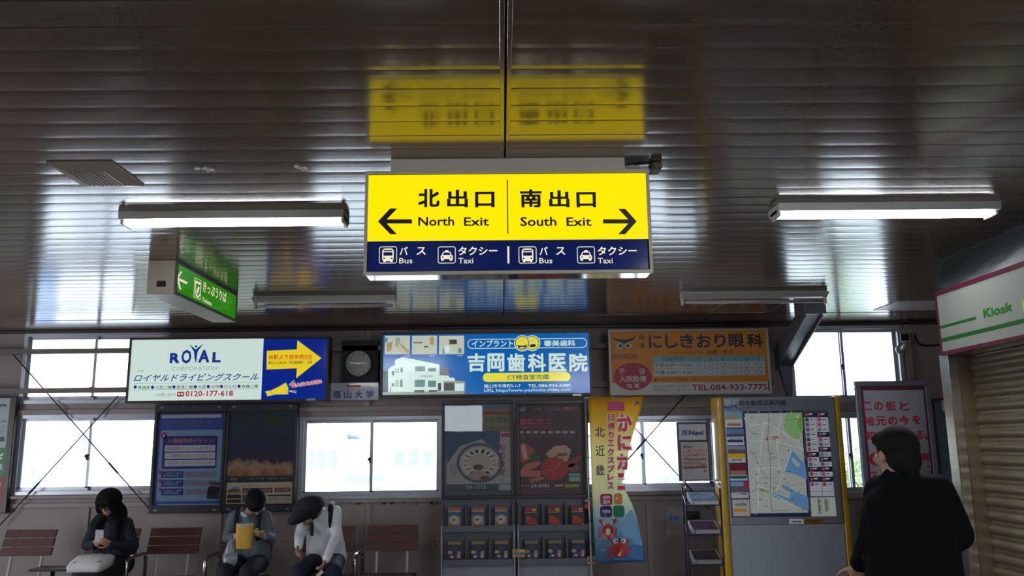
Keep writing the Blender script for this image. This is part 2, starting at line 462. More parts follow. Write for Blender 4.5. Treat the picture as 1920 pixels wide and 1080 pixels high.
# -- ceiling: dark backing, slats either side of a centre joint, closing board at the wall
ceil_bm = B((XL-.14, XR+.14, YB-.14, WALL+.14, CEIL+.012, CEIL+.16))
ceiling = struct('ceiling', ceil_bm, M_DARK, 'glossy metal slat ceiling')
SY0 = 2.3035
N_LAST = 38
x_j = PZ(949, 300).x; x_j2 = PZ(943.5, 560).x
XJ = (x_j+x_j2)/2
def slat_mesh(L, name):
    bm = bmesh.new()
    W = .1462
    prof = [(-W/2, .011), (-W/2, .003), (-W/2+.002, .0004), (-W/2+.03, -.0003), (0, -.0005), (W/2-.03, -.0003), (W/2-.002, .0004), (W/2, .003), (W/2, .011)]
    a = [bm.verts.new((0, y, z)) for y, z in prof]; b = [bm.verts.new((L, y, z)) for y, z in prof]
    for i in range(len(prof)-1): bm.faces.new((a[i], b[i], b[i+1], a[i+1]))
    bm.faces.new(a[::-1]); bm.faces.new(b)
    me = bpy.data.meshes.new(name); bmesh.ops.recalc_face_normals(bm, faces=bm.faces); bm.to_mesh(me); bm.free()
    me.materials.append(M_CEIL)
    for p in me.polygons: p.use_smooth = False
    return me
mL = slat_mesh(XJ-.019-XL, 'slat'); mR = slat_mesh(XR-XJ-.019, 'slat')
for n in range(-9, N_LAST):
    yc = SY0 + .15*(n+.5)
    for me, x0 in ((mL, XL), (mR, XJ+.019)):
        o = bpy.data.objects.new('slat', me); C.objects.link(o); o.parent = ceiling
        o.location = (x0, yc, CEIL)
        o.rotation_euler = (math.radians(random.gauss(0, .12)), 0, 0)
rear_n = int((SY0-9*.15-YB)/.15)
bm = bmesh.new()
for k in range(rear_n):
    y1 = SY0-9*.15-k*.15
    for a, b in ((XL, XJ-.019), (XJ+.019, XR)):
        box(bm, a, b, y1-.148, y1-.002, CEIL, CEIL+.011)
o = obj('slat_field', bm, M_CEIL, ceiling); o['kind'] = 'stuff'
# centre joint: two flanges and a recessed groove
YE = SY0+.15*N_LAST
obj('joint_flange', bev(B((XJ-.019, XJ-.004, YB, YE, CEIL-.002, CEIL+.012)), .001, 1), M_CEIL, ceiling)
obj('joint_flange', bev(B((XJ+.004, XJ+.019, YB, YE, CEIL-.002, CEIL+.012)), .001, 1), M_CEIL, ceiling)
obj('closing_board', B((XL, XR, YE+.012, WALL-.001, CEIL-.002, CEIL+.012)), M_CEIL, ceiling)
obj('edge_moulding', bev(B((XL, XR, WALL-.03, WALL-.0005, CEIL-.035, CEIL-.003)), .004, 1), M_DKBROWN, ceiling)

# channel bars in front of the upper left window, running behind the signs
for py in (658.5, 732):
    bm = bmesh.new()
    z = PY(130, py, WALL-.12).z
    box(bm, XL+.01, PY(1450, 700, WALL-.12).x, WALL-.13, WALL-.10, z-.026, z+.026)
    box(bm, XL+.01, PY(1450, 700, WALL-.12).x, WALL-.10, WALL-.075, z+.016, z+.026)
    o = obj('steel_bar', bm, M_RAIL)
    tag(o, ('upper' if py < 700 else 'lower')+' of the two flat brown bars crossing the upper left window', 'bar', 'sign carrier bars')
    for px in (22, 690, 1115):
        xb = PY(px, py, WALL-.1).x
        obj('bracket', B((xb-.02, xb+.02, WALL-.1, WALL-.0005, z-.02, z+.02)), M_RAIL, o)
# crossed bracing rods
def rods(p1, p2, Y, label, group):
    a, b = PY(*p1, Y), PY(*p2, Y)
    bm = bmesh.new(); tube(bm, [a, b], .0065, 8)
    o = obj('bracing_rod', bm, mat('rod_steel', (70, 66, 72), .45, .5), smooth=True); tag(o, label, 'rod', group)
    d = (b-a).normalized(); m = a+(b-a)*.72
    bm = bmesh.new(); tube(bm, [m-d*.07, m+d*.07], .011, 8); obj('turnbuckle', bm, mat('rod_steel', (70, 66, 72), .45, .5), o)
    return o
rods((24, 664), (288, 963), WALL-.045, 'thin steel rod sloping down right across the two left windows', 'crossed rods on the left')
rods((222, 742), (0, 985), WALL-.06, 'thin steel rod sloping down left across the lower left window', 'crossed rods on the left')
rods((1290, 735), (1168, 872), WALL-.06, 'thin steel rod sloping down left behind the yellow banner', 'crossed rods behind the banner')
rods((1165, 775), (1330, 955), WALL-.045, 'thin steel rod sloping down right from the yellow banner', 'crossed rods behind the banner')

# ================================================================== OUTSIDE
GZ = -1.1
struct('ground', B((-70, 70, WALL+.3, 120, GZ-.3, GZ), (-70, 70, -60, YB-.3, GZ-.3, -.02)), mat('asphalt_pale', (205, 205, 200), .9), 'pale sunlit street outside')
M_OUT = mat('pale_render', (232, 234, 236), .8, var=.03)
M_OUTW = mat('distant_glass', (120, 138, 156), .3)
M_OUTR = mat('roof_tile_grey', (186, 188, 194), .8)
# white building close outside the lower left window
e = empty('station_annex', (PY(60, 850, 14).x, 14, GZ), 'white panelled building just outside the lower left window', 'building')
xa, xb_ = PY(-120, 800, 14).x, PY(166, 800, 14).x
obj('wall', B((xa, xb_, 14, 16.8, GZ, 3.4)), M_OUT, e)
for px in (112, 133):
    x = PY(px, 850, 14).x; obj('panel_joint', B((x-.012, x+.012, 13.985, 14.002, GZ, 3.3)), M_OUTR, e)
a = RY(52, 792, 70, 912, 13.98); f_ = obj('window', B((a[0]-.08, a[1]+.08, 13.93, 14.0, a[2]-.08, a[3]+.08)), mat('outside_frame', (130, 150, 190), .5), e)
obj('pane', B((a[0], a[1], 13.92, 13.95, a[2], a[3])), mat('outside_pane', (120, 150, 180), .1), f_)
e2 = empty('annex_wing', (PY(200, 850, 17).x, 17, GZ), 'white building wing with a small window seen beyond the crossed rods', 'building')
xa, xb_ = PY(168, 800, 17).x, PY(400, 800, 17).x
obj('wall', B((xa, xb_, 17, 22, GZ, 4.6)), M_OUT, e2)
a = RY(181, 868, 190, 905, 16.98); f_ = obj('window', B((a[0]-.03, a[1]+.03, 16.95, 17.0, a[2]-.03, a[3]+.03)), M_OUTR, e2)
obj('pane', B((a[0], a[1], 16.94, 16.96, a[2], a[3])), mat('outside_pane2', (150, 170, 190), .1), f_)
def house(px0, px1, Y, pyt, label, ridge=.9):
    x0, x1 = PY(px0, 850, Y).x, PY(px1, 850, Y).x; zt = PY((px0+px1)/2, pyt, Y).z
    e = empty('house', ((x0+x1)/2, Y, GZ), label, 'house')
    obj('wall', B((x0, x1, Y, Y+7, GZ, zt)), M_OUT, e)
    bm = bmesh.new()
    prism(bm, [(x0-.4, Y-.5, zt), (x1+.4, Y-.5, zt), (x1-.6, Y+3.5, zt+ridge), (x0+.6, Y+3.5, zt+ridge)], (0, 0, .12))
    prism(bm, [(x0-.4, Y+7.5, zt), (x1+.4, Y+7.5, zt), (x1-.6, Y+3.5, zt+ridge), (x0+.6, Y+3.5, zt+ridge)], (0, 0, .12))
    obj('roof', bm, M_OUTR, e)
    for k in range(3):
        xc = x0+(x1-x0)*(k+.7)/3.4; hw = (x1-x0)/11
        fr = obj('window', B((xc-hw, xc+hw, Y-.05, Y+.01, zt-1.5, zt-.5)), mat('outside_frame', (130, 150, 190), .5), e)
        obj('pane', B((xc-hw*.85, xc+hw*.85, Y-.07, Y-.051, zt-1.43, zt-.57)), M_OUTW, fr)
house(566, 640, 46, 826, 'pale house far beyond the middle window, on its left')
house(730, 822, 60, 832, 'pale house far beyond the middle window, on its right')
house(1160, 1195, 50, 846, 'pale house glimpsed between banner and mullion')
house(1222, 1275, 34, 868, 'grey roofed house beyond the window left of the leaflet stand')
def car(px, Y, bodyc, label, W=1.7, L=3.6):
    x = PY(px, 850, Y).x
    e = empty('car', (x, Y, GZ), label, 'car')
    bm = bmesh.new()
    pr = [(-L/2, .28), (-L/2, .75), (-L/2+.25, .86), (-L/2+.85, .92), (L/2-.3, .95), (L/2, .8), (L/2, .28)]
    prism(bm, [(x+a, Y, GZ+z) for a, z in pr], (0, W, 0)); obj('body', bev(bm, .05, 2), mat('car_paint', bodyc, .3), e)
    bm = bmesh.new(); pr = [(-L/2+.8, .9), (-L/2+1.25, 1.4), (-L/2+1.5, 1.48), (L/2-.75, 1.48), (L/2-.35, .95)]
    prism(bm, [(x+a, Y+.06, GZ+z) for a, z in pr], (0, W-.12, 0)); cb = obj('cabin', bev(bm, .04, 2), mat('car_paint', bodyc, .3), e)
    bm = bmesh.new(); prism(bm, [(x+a, Y+.04, GZ+z) for a, z in ((-L/2+1.0, .95), (-L/2+1.33, 1.36), (-.1, 1.38), (-.1, .97))], (0, .03, 0)); obj('side_window', bm, M_OUTW, cb)
    bm = bmesh.new(); prism(bm, [(x+a, Y+.04, GZ+z) for a, z in ((0, .97), (0, 1.38), (L/2-.85, 1.36), (L/2-.55, .98))], (0, .03, 0)); obj('side_window', bm, M_OUTW, cb)
    for sx in (-L/2+.65, L/2-.65):
        for sy in (0, W-.18):
            bm = bmesh.new(); tube(bm, [(x+sx, Y+sy-.01, GZ+.3), (x+sx, Y+sy+.18, GZ+.3)], .3, 18); obj('wheel', bm, M_BLACK, e)
car(624, 24.5, (215, 220, 222), 'pale parked car low in the middle window')
car(675, 42, (120, 135, 155), 'distant dark car beyond the middle window')
bm = bmesh.new(); rng = random.Random(3)
nx = 60
pts = [(-70+140*i/nx, 2.2+2.5*noise.noise(Vector((i*.13, 1.7, 0)))+(4.6 if i > 40 else .4)) for i in range(nx+1)]
for (xa, za), (xb_, zb) in zip(pts, pts[1:]):
    f = [bm.verts.new(p) for p in ((xa, 110, GZ), (xb_, 110, GZ), (xb_, 114, zb), (xa, 114, za))]; bm.faces.new(f)
    g = [bm.verts.new(p) for p in ((xa, 114, za), (xb_, 114, zb), (xb_, 119, GZ), (xa, 119, GZ))]; bm.faces.new(g)
bmesh.ops.remove_doubles(bm, verts=bm.verts, dist=.01)
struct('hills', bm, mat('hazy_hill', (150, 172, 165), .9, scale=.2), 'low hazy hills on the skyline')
def tree(px, Y, zt, r, label):
    x = PY(px, 850, Y).x; e = empty('tree', (x, Y, GZ), label, 'tree', 'trees outside the right windows')
    bm = bmesh.new(); tube(bm, [(x, Y, GZ), (x+.05, Y, GZ+1.2), (x, Y, zt-.3)], [.11, .08, .03], 8); obj('trunk', bm, mat('bark', (96, 80, 66), .9), e)
    bm = bmesh.new(); rg = random.Random(px)
    for k in range(420):
        d = Vector((rg.gauss(0, 1), rg.gauss(0, 1), rg.gauss(0, 1))).normalized()*r*rg.uniform(.45, 1)
        c = Vector((x, Y, zt-r*.5))+d; s = rg.uniform(.06, .13); n1 = Vector((rg.gauss(0, 1), rg.gauss(0, 1), rg.gauss(0, 1))).normalized(); n2 = n1.orthogonal().normalized()
        bm.faces.new([bm.verts.new(c+n1*s), bm.verts.new(c+n2*s*.5), bm.verts.new(c-n1*s), bm.verts.new(c-n2*s*.5)])
    o = obj('foliage', bm, mat('leaf_green', (92, 124, 60), .6, var=.4), e); o['kind'] = 'stuff'
tree(1584, 24, PY(1584, 868, 24).z, 1.0, 'leafy tree outside between map board and red lettered sign')
tree(1604, 20, PY(1604, 882, 20).z, .8, 'smaller leafy tree nearer the glass behind the red lettered sign')

# ================================================================== HANGING EXIT SIGN
def sign_box(name, r, Y, depth, fw, label, cat, frame_m, body_m, panel_m, group=None, fd=.012, top=None):
    """a lightbox facing the camera: body, frame, panel. r = px rect of the outer frame"""
    x0, x1, z0, z1 = RY(*r, Y)
    e = empty(name, ((x0+x1)/2, Y+depth/2, z0), label, cat, group)
    obj('body', bev(B((x0+.004, x1-.004, Y+.004, Y+depth, z0+.002, z1-.002)), .004, 1), body_m, e)
    bm = B((x0, x1, Y-fd, Y+.006, z0, z0+fw), (x0, x1, Y-fd, Y+.006, z1-fw, z1), (x0, x0+fw, Y-fd, Y+.006, z0+fw, z1-fw), (x1-fw, x1, Y-fd, Y+.006, z0+fw, z1-fw))
    obj('frame', bm, frame_m, e)
    obj('panel', B((x0+fw, x1-fw, Y-.002, Y+.003, z0+fw, z1-fw)), panel_m, e)
    return e, (x0, x1, z0, z1)
YS = 3.46
M_YEL = lit((255, 222, 4), SIGN_YELLOW); M_NAVY = lit((16, 32, 92), .55)
ex, (sx0, sx1, sz0, sz1) = sign_box('exit_sign', (684, 320.5, 1220, 514), YS, .125, .013, 'yellow and navy backlit sign hanging from the ceiling, North Exit and South Exit', 'sign',
    M_FRAME, mat('polished_aluminium', (200, 196, 192), .10, 1.0, var=.02), M_DARK)
A = Art(ex, 'Y', YS-.002, (640, 260), 3.0)
A.rect(151, 200, 1719, 571, M_YEL, 0, nm='yellow_face#'); A.rect(151, 571, 1724, 738, M_NAVY, 0, nm='navy_face#')
K = ink((22, 18, 8)); Wt = lit((238, 232, 205), .85)
for s, x0, x1, y0, y1 in (('北', 432, 553, 283, 386), ('出', 595, 712, 288, 387), ('口', 752, 862, 299, 387), ('南', 1005, 1127, 286, 387), ('出', 1168, 1283, 291, 387), ('口', 1322, 1432, 301, 387)):
    A.text(s, x0, y0, x1, y1, K, 1, .034, uniq=True)
A.text('North', 433, 440, 635, 491, K, 1, .020, uniq=True); A.text('Exit', 690, 442, 830, 491, K, 1, .020, uniq=True)
A.text('South', 1007, 440, 1210, 492, K, 1, .020, uniq=True); A.text('Exit', 1266, 442, 1407, 492, K, 1, .020, uniq=True)
A.poly([(206, 466), (275, 393), (315, 393), (256, 454), (398, 454), (398, 478), (256, 478), (313, 538), (275, 538)], K, 1, nm='arrow#1')
A.poly([(1661, 466), (1597, 395), (1557, 395), (1613, 454), (1472, 454), (1472, 478), (1613, 478), (1557, 538), (1597, 538)], K, 1, nm='arrow#2')
A.rect(932, 230, 938, 537, K, 1, nm='divider#1'); A.rect(934, 606, 945, 702, Wt, 1, nm='divider#2')
def bus_icon(A, x):
    A.frame(x, 607, x+101, 702, 4, Wt, 1, .12, nm='pictogram#%d' % x)
    A.rect(x+18, 618, x+83, 690, Wt, 1, .22, nm='pictogram#%d' % x); A.rect(x+26, 627, x+75, 633, M_NAVY, 2, nm='pictogram#%d' % x); A.rect(x+25, 639, x+76, 659, M_NAVY, 2, .2, nm='pictogram#%d' % x)
    for dx in (29, 72): A.disc(x+dx, 674, 5, M_NAVY, 2, nm='pictogram#%d' % x)
    for dx in (24, 64): A.rect(x+dx, 686, x+dx+13, 694, Wt, 1, nm='pictogram#%d' % x)
def taxi_icon(A, x):
    A.frame(x, 607, x+100, 702, 4, Wt, 1, .12, nm='pictogram#%d' % x)
    A.rect(x+40, 628, x+60, 637, Wt, 1, .3, nm='pictogram#%d' % x)
    A.poly([(x+30, 636), (x+70, 636), (x+79, 656), (x+84, 660), (x+84, 678), (x+16, 678), (x+16, 660), (x+21, 656)], Wt, 1, nm='pictogram#%d' % x)
    A.poly([(x+34, 641), (x+66, 641), (x+72, 655), (x+28, 655)], M_NAVY, 2, nm='pictogram#%d' % x)
    for dx in (28, 72): A.disc(x+dx, 667, 4.5, M_NAVY, 2, nm='pictogram#%d' % x)
    for dx in (19, 66): A.rect(x+dx, 677, x+dx+15, 687, Wt, 1, nm='pictogram#%d' % x)
for x in (212, 997): bus_icon(A, x)
for x in (543, 1326): taxi_icon(A, x)
for d in (0, 787):
    A.text('バ', 328+d, 608, 374+d, 655, Wt, 1, .018, nm='lettering#b%d' % d); A.text('ス', 424+d-(3 if d else 0), 610, 475+d-(3 if d else 0), 654, Wt, 1, .018, nm='lettering#b%d' % d)
    A.text('Bus', 326+d, 671, 400+d, 702, Wt, 1, .006, nm='lettering#c%d' % d)
for d in (0, 784):
    A.text('タクシー', 658+d, 607, 881+d-3, 655, Wt, 1, .018, nm='lettering#d%d' % d); A.text('Taxi', 658+d, 671, 742+d, 702, Wt, 1, .006, nm='lettering#e%d' % d)
A.done()
# mounting plate between sign and ceiling
px0, px1 = PY(735, 312, YS+.06).x, PY(1168, 312, YS+.06).x
obj('mounting_plate', bev(B((px0, px1, YS+.01, YS+.115, sz1-.001, CEIL-.001)), .003, 1), M_FRAME, ex)
# sensor box with torn plastic beside the sign top
c0 = PZ(1228, 309)
sb = empty('junction_box', (c0.x, c0.y, CEIL-.03), 'small brown box on the ceiling at the top right corner of the exit sign', 'box')
obj('body', bev(B((c0.x-.022, c0.x+.024, c0.y-.05, c0.y+.05, CEIL-.032, CEIL-.0008)), .008, 3), mat('brown_plastic', (92, 80, 64), .45), sb)
bm = bmesh.new(); tube(bm, [(c0.x-.02, c0.y, CEIL-.014), (c0.x-.06, c0.y+.01, CEIL-.012), (c0.x-.13, c0.y+.02, CEIL-.01)], .008, 8); obj('cable', bm, M_BLACK, sb)
bm = bmesh.new()
ca, cb = PZ(1168, 309), PZ(1216, 312)
rows = []
for i in range(9):
    t = i/8; x = ca.x+(cb.x-ca.x)*t; wd = .045*math.sin(PI*min(1, .25+t*.78))+.004
    rows.append([bm.verts.new((x, ca.y-wd*.8+wd*1.6*j/3+random.uniform(-.003, .003), CEIL-.012-.022*math.sin(PI*j/3)-random.uniform(0, .006))) for j in range(4)])
for i in range(8):
    for j in range(3): bm.faces.new((rows[i][j], rows[i+1][j], rows[i+1][j+1], rows[i][j+1]))
bmesh.ops.solidify(bm, geom=bm.faces[:], thickness=.0015)
o = obj('torn_tape', bm, mat('pale_plastic_film', (232, 232, 240), .3)); tag(o, 'crumpled pale tape stuck to the ceiling above the exit sign corner', 'tape')
for k, (px, py) in enumerate(((565, 313), (383, 317))):
    c = PZ(px, py); bm = bmesh.new()
    for q in range(10):
        a = random.uniform(0, 6.28); d = random.uniform(0, .03)
        p = Vector((c.x+math.cos(a)*d*1.3, c.y+math.sin(a)*d, CEIL-.004)); s = random.uniform(.006, .013)
        prism(bm, [p+Vector((s, 0, 0)), p+Vector((0, s, -.003)), p+Vector((-s, 0, 0)), p+Vector((0, -s, -.002))], (0, 0, .003))
    o = obj('tape_scrap', bm, mat('pale_plastic_film', (232, 232, 240), .3)); tag(o, ['torn scrap of tape on the slats left of the exit sign', 'faint scrap of tape on the slats nearer the air vent'][k], 'tape')

# ================================================================== FLUORESCENT FITTINGS
def lit_fitting(px0, px1, py, label, Yo=None):
    a = PZ(px0, py); b = PZ(px1, py); Y = a.y if Yo is None else Yo
    x0, x1 = (a.x, b.x)
    e = empty('ceiling_light', ((x0+x1)/2, Y, CEIL), label, 'light', 'lit tube lights')
    bm = bmesh.new()
    # housing: tapered trough
    prism(bm, [(x0, Y-.09, CEIL-.0008), (x0, Y+.09, CEIL-.0008), (x0, Y+.083, CEIL-.042), (x0, Y-.083, CEIL-.042)], (x1-x0, 0, 0))
    obj('housing', bm, M_WHITE, e)
    bm = bmesh.new()
    n = 12
    prof = [(Y+.044*math.cos(PI*k/n), CEIL-.043-.019*math.sin(PI*k/n)) for k in range(n+1)]
    prism(bm, [(x0+.02, y, z) for y, z in prof], (x1-x0-.04, 0, 0))
    m = bpy.data.materials.get('lit_tube')
    if not m:
        m = bpy.data.materials.new('lit_tube'); m.use_nodes = True; bb = m.node_tree.nodes['Principled BSDF']
        bb.inputs['Emission Color'].default_value = (.93, .97, 1, 1); bb.inputs['Emission Strength'].default_value = TUBE
    obj('diffuser', bm, m, e)
    for xx in (x0, x1-.018):
        bm = B((xx, xx+.018, Y-.06, Y+.06, CEIL-.064, CEIL-.02)); obj('end_cap', bev(bm, .006, 2), M_WHITE, e)
    return e
lit_fitting(236, 652, 404, 'lit tube light on the ceiling left of the exit sign')
lit_fitting(1450, 1852, 389, 'lit tube light on the ceiling right of the exit sign')
for k, (xx, yy) in enumerate(((-2.3, 1.0), (1.6, 1.0), (-2.3, -2.2), (1.6, -2.2))):
    e = lit_fitting(236, 652, 404, 'x')
    ox = e.location.copy()
    e.location = (xx, yy, CEIL)
    for ch in e.children: ch.location = ch.location
    e['label'] = ['lit tube light on the ceiling overhead, left row', 'lit tube light on the ceiling overhead, right row', 'lit tube light far behind, left row', 'lit tube light far behind, right row'][k]
def dead_fitting(px0, px1, py, label):
    a = PZ(px0, py); b = PZ(px1, py); Y = a.y; x0, x1 = a.x, b.x
    e = empty('ceiling_light', ((x0+x1)/2, Y, CEIL), label, 'light', 'unlit tube lights')
    obj('housing', bev(B((x0, x1, Y-.045, Y+.045, CEIL-.055, CEIL-.0008)), .004, 1), M_WHITE, e)
    for s in (-1, 1):
        bm = bmesh.new(); prism(bm, [(x0+.005, Y+s*.045, CEIL-.05), (x0+.005, Y+s*.10, CEIL-.025), (x0+.005, Y+s*.10, CEIL-.022), (x0+.005, Y+s*.045, CEIL-.045)], (x1-x0-.01, 0, 0)); obj('reflector', bm, M_WHITE, e)
    bm = bmesh.new(); tube(bm, [(x0+.03, Y, CEIL-.085), (x1-.03, Y, CEIL-.085)], .015, 12); obj('tube', bm, mat('unlit_tube', (170, 160, 155), .25), e, True)
    for xx in (x0, x1-.022): obj('lamp_holder', bev(B((xx, xx+.022, Y-.018, Y+.018, CEIL-.11, CEIL-.05)), .004, 1), M_WHITE, e)
dead_fitting(477, 745, 556, 'unlit tube light between the ticket sign and the exit sign')
dead_fitting(1276, 1542, 548, 'unlit tube light above the owl sign, by the knee brace')

# ================================================================== AIR VENT, CEILING PANELS
c = [PZ(93, 303), PZ(215, 302), PZ(265, 346), PZ(153, 348)]
cx, cyy = sum(p.x for p in c)/4, sum(p.y for p in c)/4
S = .21*.9
hx = (abs(c[1].x-c[0].x)+abs(c[2].x-c[3].x))/4; hy = (abs(c[3].y-c[0].y)+abs(c[2].y-c[1].y))/4
e = empty('air_vent', (cx, cyy, CEIL), 'square grilled air vent on the ceiling at the left', 'vent')
M_VENT = mat('vent_paint', (150, 138, 122), .4)
bm = bmesh.new()
def ringbox(bm, cx, cy_, a, b, a2, b2, z0, z1):
    o_ = [(cx-a, cy_-b, z0), (cx+a, cy_-b, z0), (cx+a, cy_+b, z0), (cx-a, cy_+b, z0)]; i_ = [(cx-a2, cy_-b2, z1), (cx+a2, cy_-b2, z1), (cx+a2, cy_+b2, z1), (cx-a2, cy_+b2, z1)]
    O_ = [bm.verts.new(p) for p in o_]; I_ = [bm.verts.new(p) for p in i_]; O2 = [bm.verts.new((p[0], p[1], CEIL-.0008)) for p in o_]; I2 = [bm.verts.new((p[0], p[1], CEIL-.0008)) for p in i_]
    for k in range(4):
        j = (k+1) % 4
        bm.faces.new((O_[k], O_[j], I_[j], I_[k])); bm.faces.new((O2[k], O2[j], O_[j], O_[k])); bm.faces.new((I2[k], I_[k], I_[j], I2[j]))
ringbox(bm, cx, cyy, hx, hy, hx*.62, hy*.62, CEIL-.008, CEIL-.024)
obj('frame', bm, M_VENT, e)
obj('backing', B((cx-hx*.62, cx+hx*.62, cyy-hy*.62, cyy+hy*.62, CEIL-.018, CEIL-.001)), M_DARK, e)
for k in range(9):
    x = cx-hx*.56+hx*1.12*k/8
    bm = bmesh.new(); prism(bm, [(x-.005, cyy-hy*.62, CEIL-.026), (x+.002, cyy-hy*.62, CEIL-.0185), (x+.005, cyy-hy*.62, CEIL-.0185), (x-.001, cyy-hy*.62, CEIL-.027)], (0, hy*1.24, 0)); obj('louvre', bm, M_VENT, e)
def hatch(p, label, m):
    q = [PZ(*a) for a in p]
    xs = (q[0].x+q[3].x)/2, (q[1].x+q[2].x)/2; ys = (q[0].y+q[1].y)/2, (q[2].y+q[3].y)/2
    e = empty('ceiling_hatch', ((xs[0]+xs[1])/2, (ys[0]+ys[1])/2, CEIL), label, 'hatch', 'ceiling access panels')
    x0, x1, y0, y1 = xs[0], xs[1], ys[0], ys[1]; t = .014
    obj('frame', B((x0, x1, y0, y0+t, CEIL-.007, CEIL-.0008), (x0, x1, y1-t, y1, CEIL-.007, CEIL-.0008), (x0, x0+t, y0+t, y1-t, CEIL-.007, CEIL-.0008), (x1-t, x1, y0+t, y1-t, CEIL-.007, CEIL-.0008)), M_ALU, e)
    obj('panel', B((x0+t, x1-t, y0+t, y1-t, CEIL-.004, CEIL-.0009)), m, e)
hatch([(1681, 564.6), (1790, 563.5), (1766, 580), (1640, 581)], 'square access panel in the ceiling by the kiosk sign', mat('hatch_panel', (150, 140, 132), .4))
hatch([(1353, 568), (1470, 567.5), (1437, 585), (1327, 586)], 'faint access panel in the ceiling above the owl sign', M_CEIL)

# ================================================================== GREEN TICKET SIGN
XT = -2.14
e1 = PX(329, 520, XT); yn = e1.y
yf = PX(443, 575, XT).y
zt, zb = PX(332, 488, XT).z, PX(330, 553, XT).z
tw = .185
tk = empty('ticket_sign', (XT-tw/2, (yn+yf)/2, zb), 'green sign box with white arrow hanging over the hall, pointing to tickets', 'sign')
obj('body', bev(B((XT-tw, XT-.004, yn, yf, zb, zt)), .004, 1), mat('sign_body_beige', (165, 155, 140), .35), tk)
fw = .02
obj('frame', B((XT-.006, XT+.008, yn, yf, zb, zb+fw), (XT-.006, XT+.008, yn, yf, zt-fw, zt), (XT-.006, XT+.008, yn, yn+fw, zb+fw, zt-fw), (XT-.006, XT+.008, yf-fw, yf, zb+fw, zt-fw)), mat('sign_edge_grey', (88, 86, 92), .4), tk)
obj('panel', B((XT-.004, XT+.001, yn+fw, yf-fw, zb+fw, zt-fw)), lit((52, 150, 12), .55), tk)
obj('switch_plate', bev(B((XT-tw+.065, XT-tw+.125, yn-.004, yn+.001, zb+.05, zb+.09)), .002, 1), M_BLACK, tk)
for yy in (yn+.12, yf-.12): obj('hanger', B((XT-tw/2-.02, XT-tw/2+.02, yy-.02, yy+.02, zt-.001, CEIL-.0005)), M_DKBROWN, tk)
T = Art(tk, 'X', XT+.001, (260, 460), 6.75, sgn=1)
Cr = lit((236, 222, 190), .8)
T.line([(478, 415), (612, 480)], 30, Cr, 1, nm='arrow'); T.line([(540, 332), (484, 418)], 20, Cr, 2, nm='arrow'); T.line([(486, 412), (527, 558)], 20, Cr, 2, nm='arrow')
T.poly([(706, 404), (792, 446), (782, 690), (694, 652)], Cr, 1, nm='pictogram'); T.poly([(711, 414), (787, 452), (777, 681), (700, 646)], lit((52, 150, 12), .55), 2, nm='pictogram')
T.poly([(713, 440), (783, 474), (775, 640), (748, 668), (715, 630)], Cr, 3, nm='pictogram'); T.poly([(722, 480), (776, 505), (768, 610), (745, 645), (722, 600)], lit((52, 150, 12), .55), 4, nm='pictogram')
T.poly([(748, 510), (766, 540), (742, 618), (726, 590)], Cr, 5, nm='pictogram')
T.text('きっぷうりば', 810, 585-62, 1112, 585+72, Cr, 1, .012); T.text('Tickets', 800, 705-22, 922, 705+32, Cr, 1, .01)
T.done()

# ================================================================== WALL SIGNS
M_SFRAME = mat('sign_frame_brown', (52, 40, 40), .4, var=.08)
# -- driving school lightbox
Y1 = WALL-.32
e, _ = sign_box('advert_lightbox', (240, 631.5, 616, 754.5), Y1, .18, .022, 'long backlit sign, white left half and blue right half with yellow arrow', 'sign', M_SFRAME, M_SFRAME, M_DARK)
A = Art(e, 'Y', Y1-.002, (0, 0), 1)
W1 = lit((205, 224, 216), .78); BL = lit((14, 44, 150), .55); YW = lit((244, 214, 40), .72); DB = lit((22, 58, 150), .6); RD = lit((190, 30, 54), .6); GY = lit((120, 128, 126), .6)
A.rect(244, 635.5, 492, 750.5, W1, 0, nm='white_face'); A.rect(492, 635.5, 611.5, 750.5, BL, 0, nm='blue_face')
a = A.sub((230, 615), 7.2)
a.text('R', 638, 337, 770, 476, DB, 1, .05); a.text('O', 795, 295, 928, 480, DB, 1, .03); a.text('A', 1025, 296, 1172, 468, DB, 1, .04); a.text('L', 1212, 325, 1325, 465, DB, 1, .05)
a.poly([(903, 218), (985, 290), (1090, 210), (1012, 320), (1002, 400), (987, 482), (970, 400), (963, 320)], DB, 1, nm='emblem'); a.disc(990, 250, 15, DB, 1, nm='emblem')
a.text('CORPORATION', 668, 520, 1275, 572, lit((160, 172, 168), .7), 1)
a.text('公認', 200, 568, 284, 592, GY, 1)
A.text('ロイヤルドライビングスクール', 251, 700.5, 485, 714.5, DB, 1, .012, .35)
A.line([(251, 719.3), (485, 716.6)], .5, GY, 1, nm='rule'); A.line([(250, 731.3), (485, 728.8)], .5, GY, 1, nm='rule')
A.text('●', 250.8, 722.4, 256.6, 728.8, DB, 1)
xs = [(258.5, 281.5, '普通車'), (291, 322, '大型二輪'), (331, 362, '普通二輪'), (371, 386.5, '大型'), (395.5, 411, '大特'), (420, 442, 'けん引'), (453, 484, '各種二種')]
for k, (p, q, s_) in enumerate(xs):
    yo = -.011*(p-258); A.text(s_, p, 722.5+yo+.8, q, 728.8+yo+.8, lit((84, 92, 92), .6), 1, .01)
    if k: A.disc(p-4.8, 725.6+yo+.8, 3.1, DB, 1, nm='lettering')
A.text('（お問い合せ）', 293, 737, 329.5, 743.5, GY, 1)
A.rect(332, 734.5, 345, 743.7, RD, 1, .2, nm='emblem'); A.disc(335.8, 739, 2.0, W1, 2, nm='emblem'); A.disc(341.2, 739, 2.0, W1, 2, nm='emblem')
A.text('0120-177-618', 348, 732.7, 437, 742.8, RD, 1, .02)
a = A.sub((420, 615), 6.194)
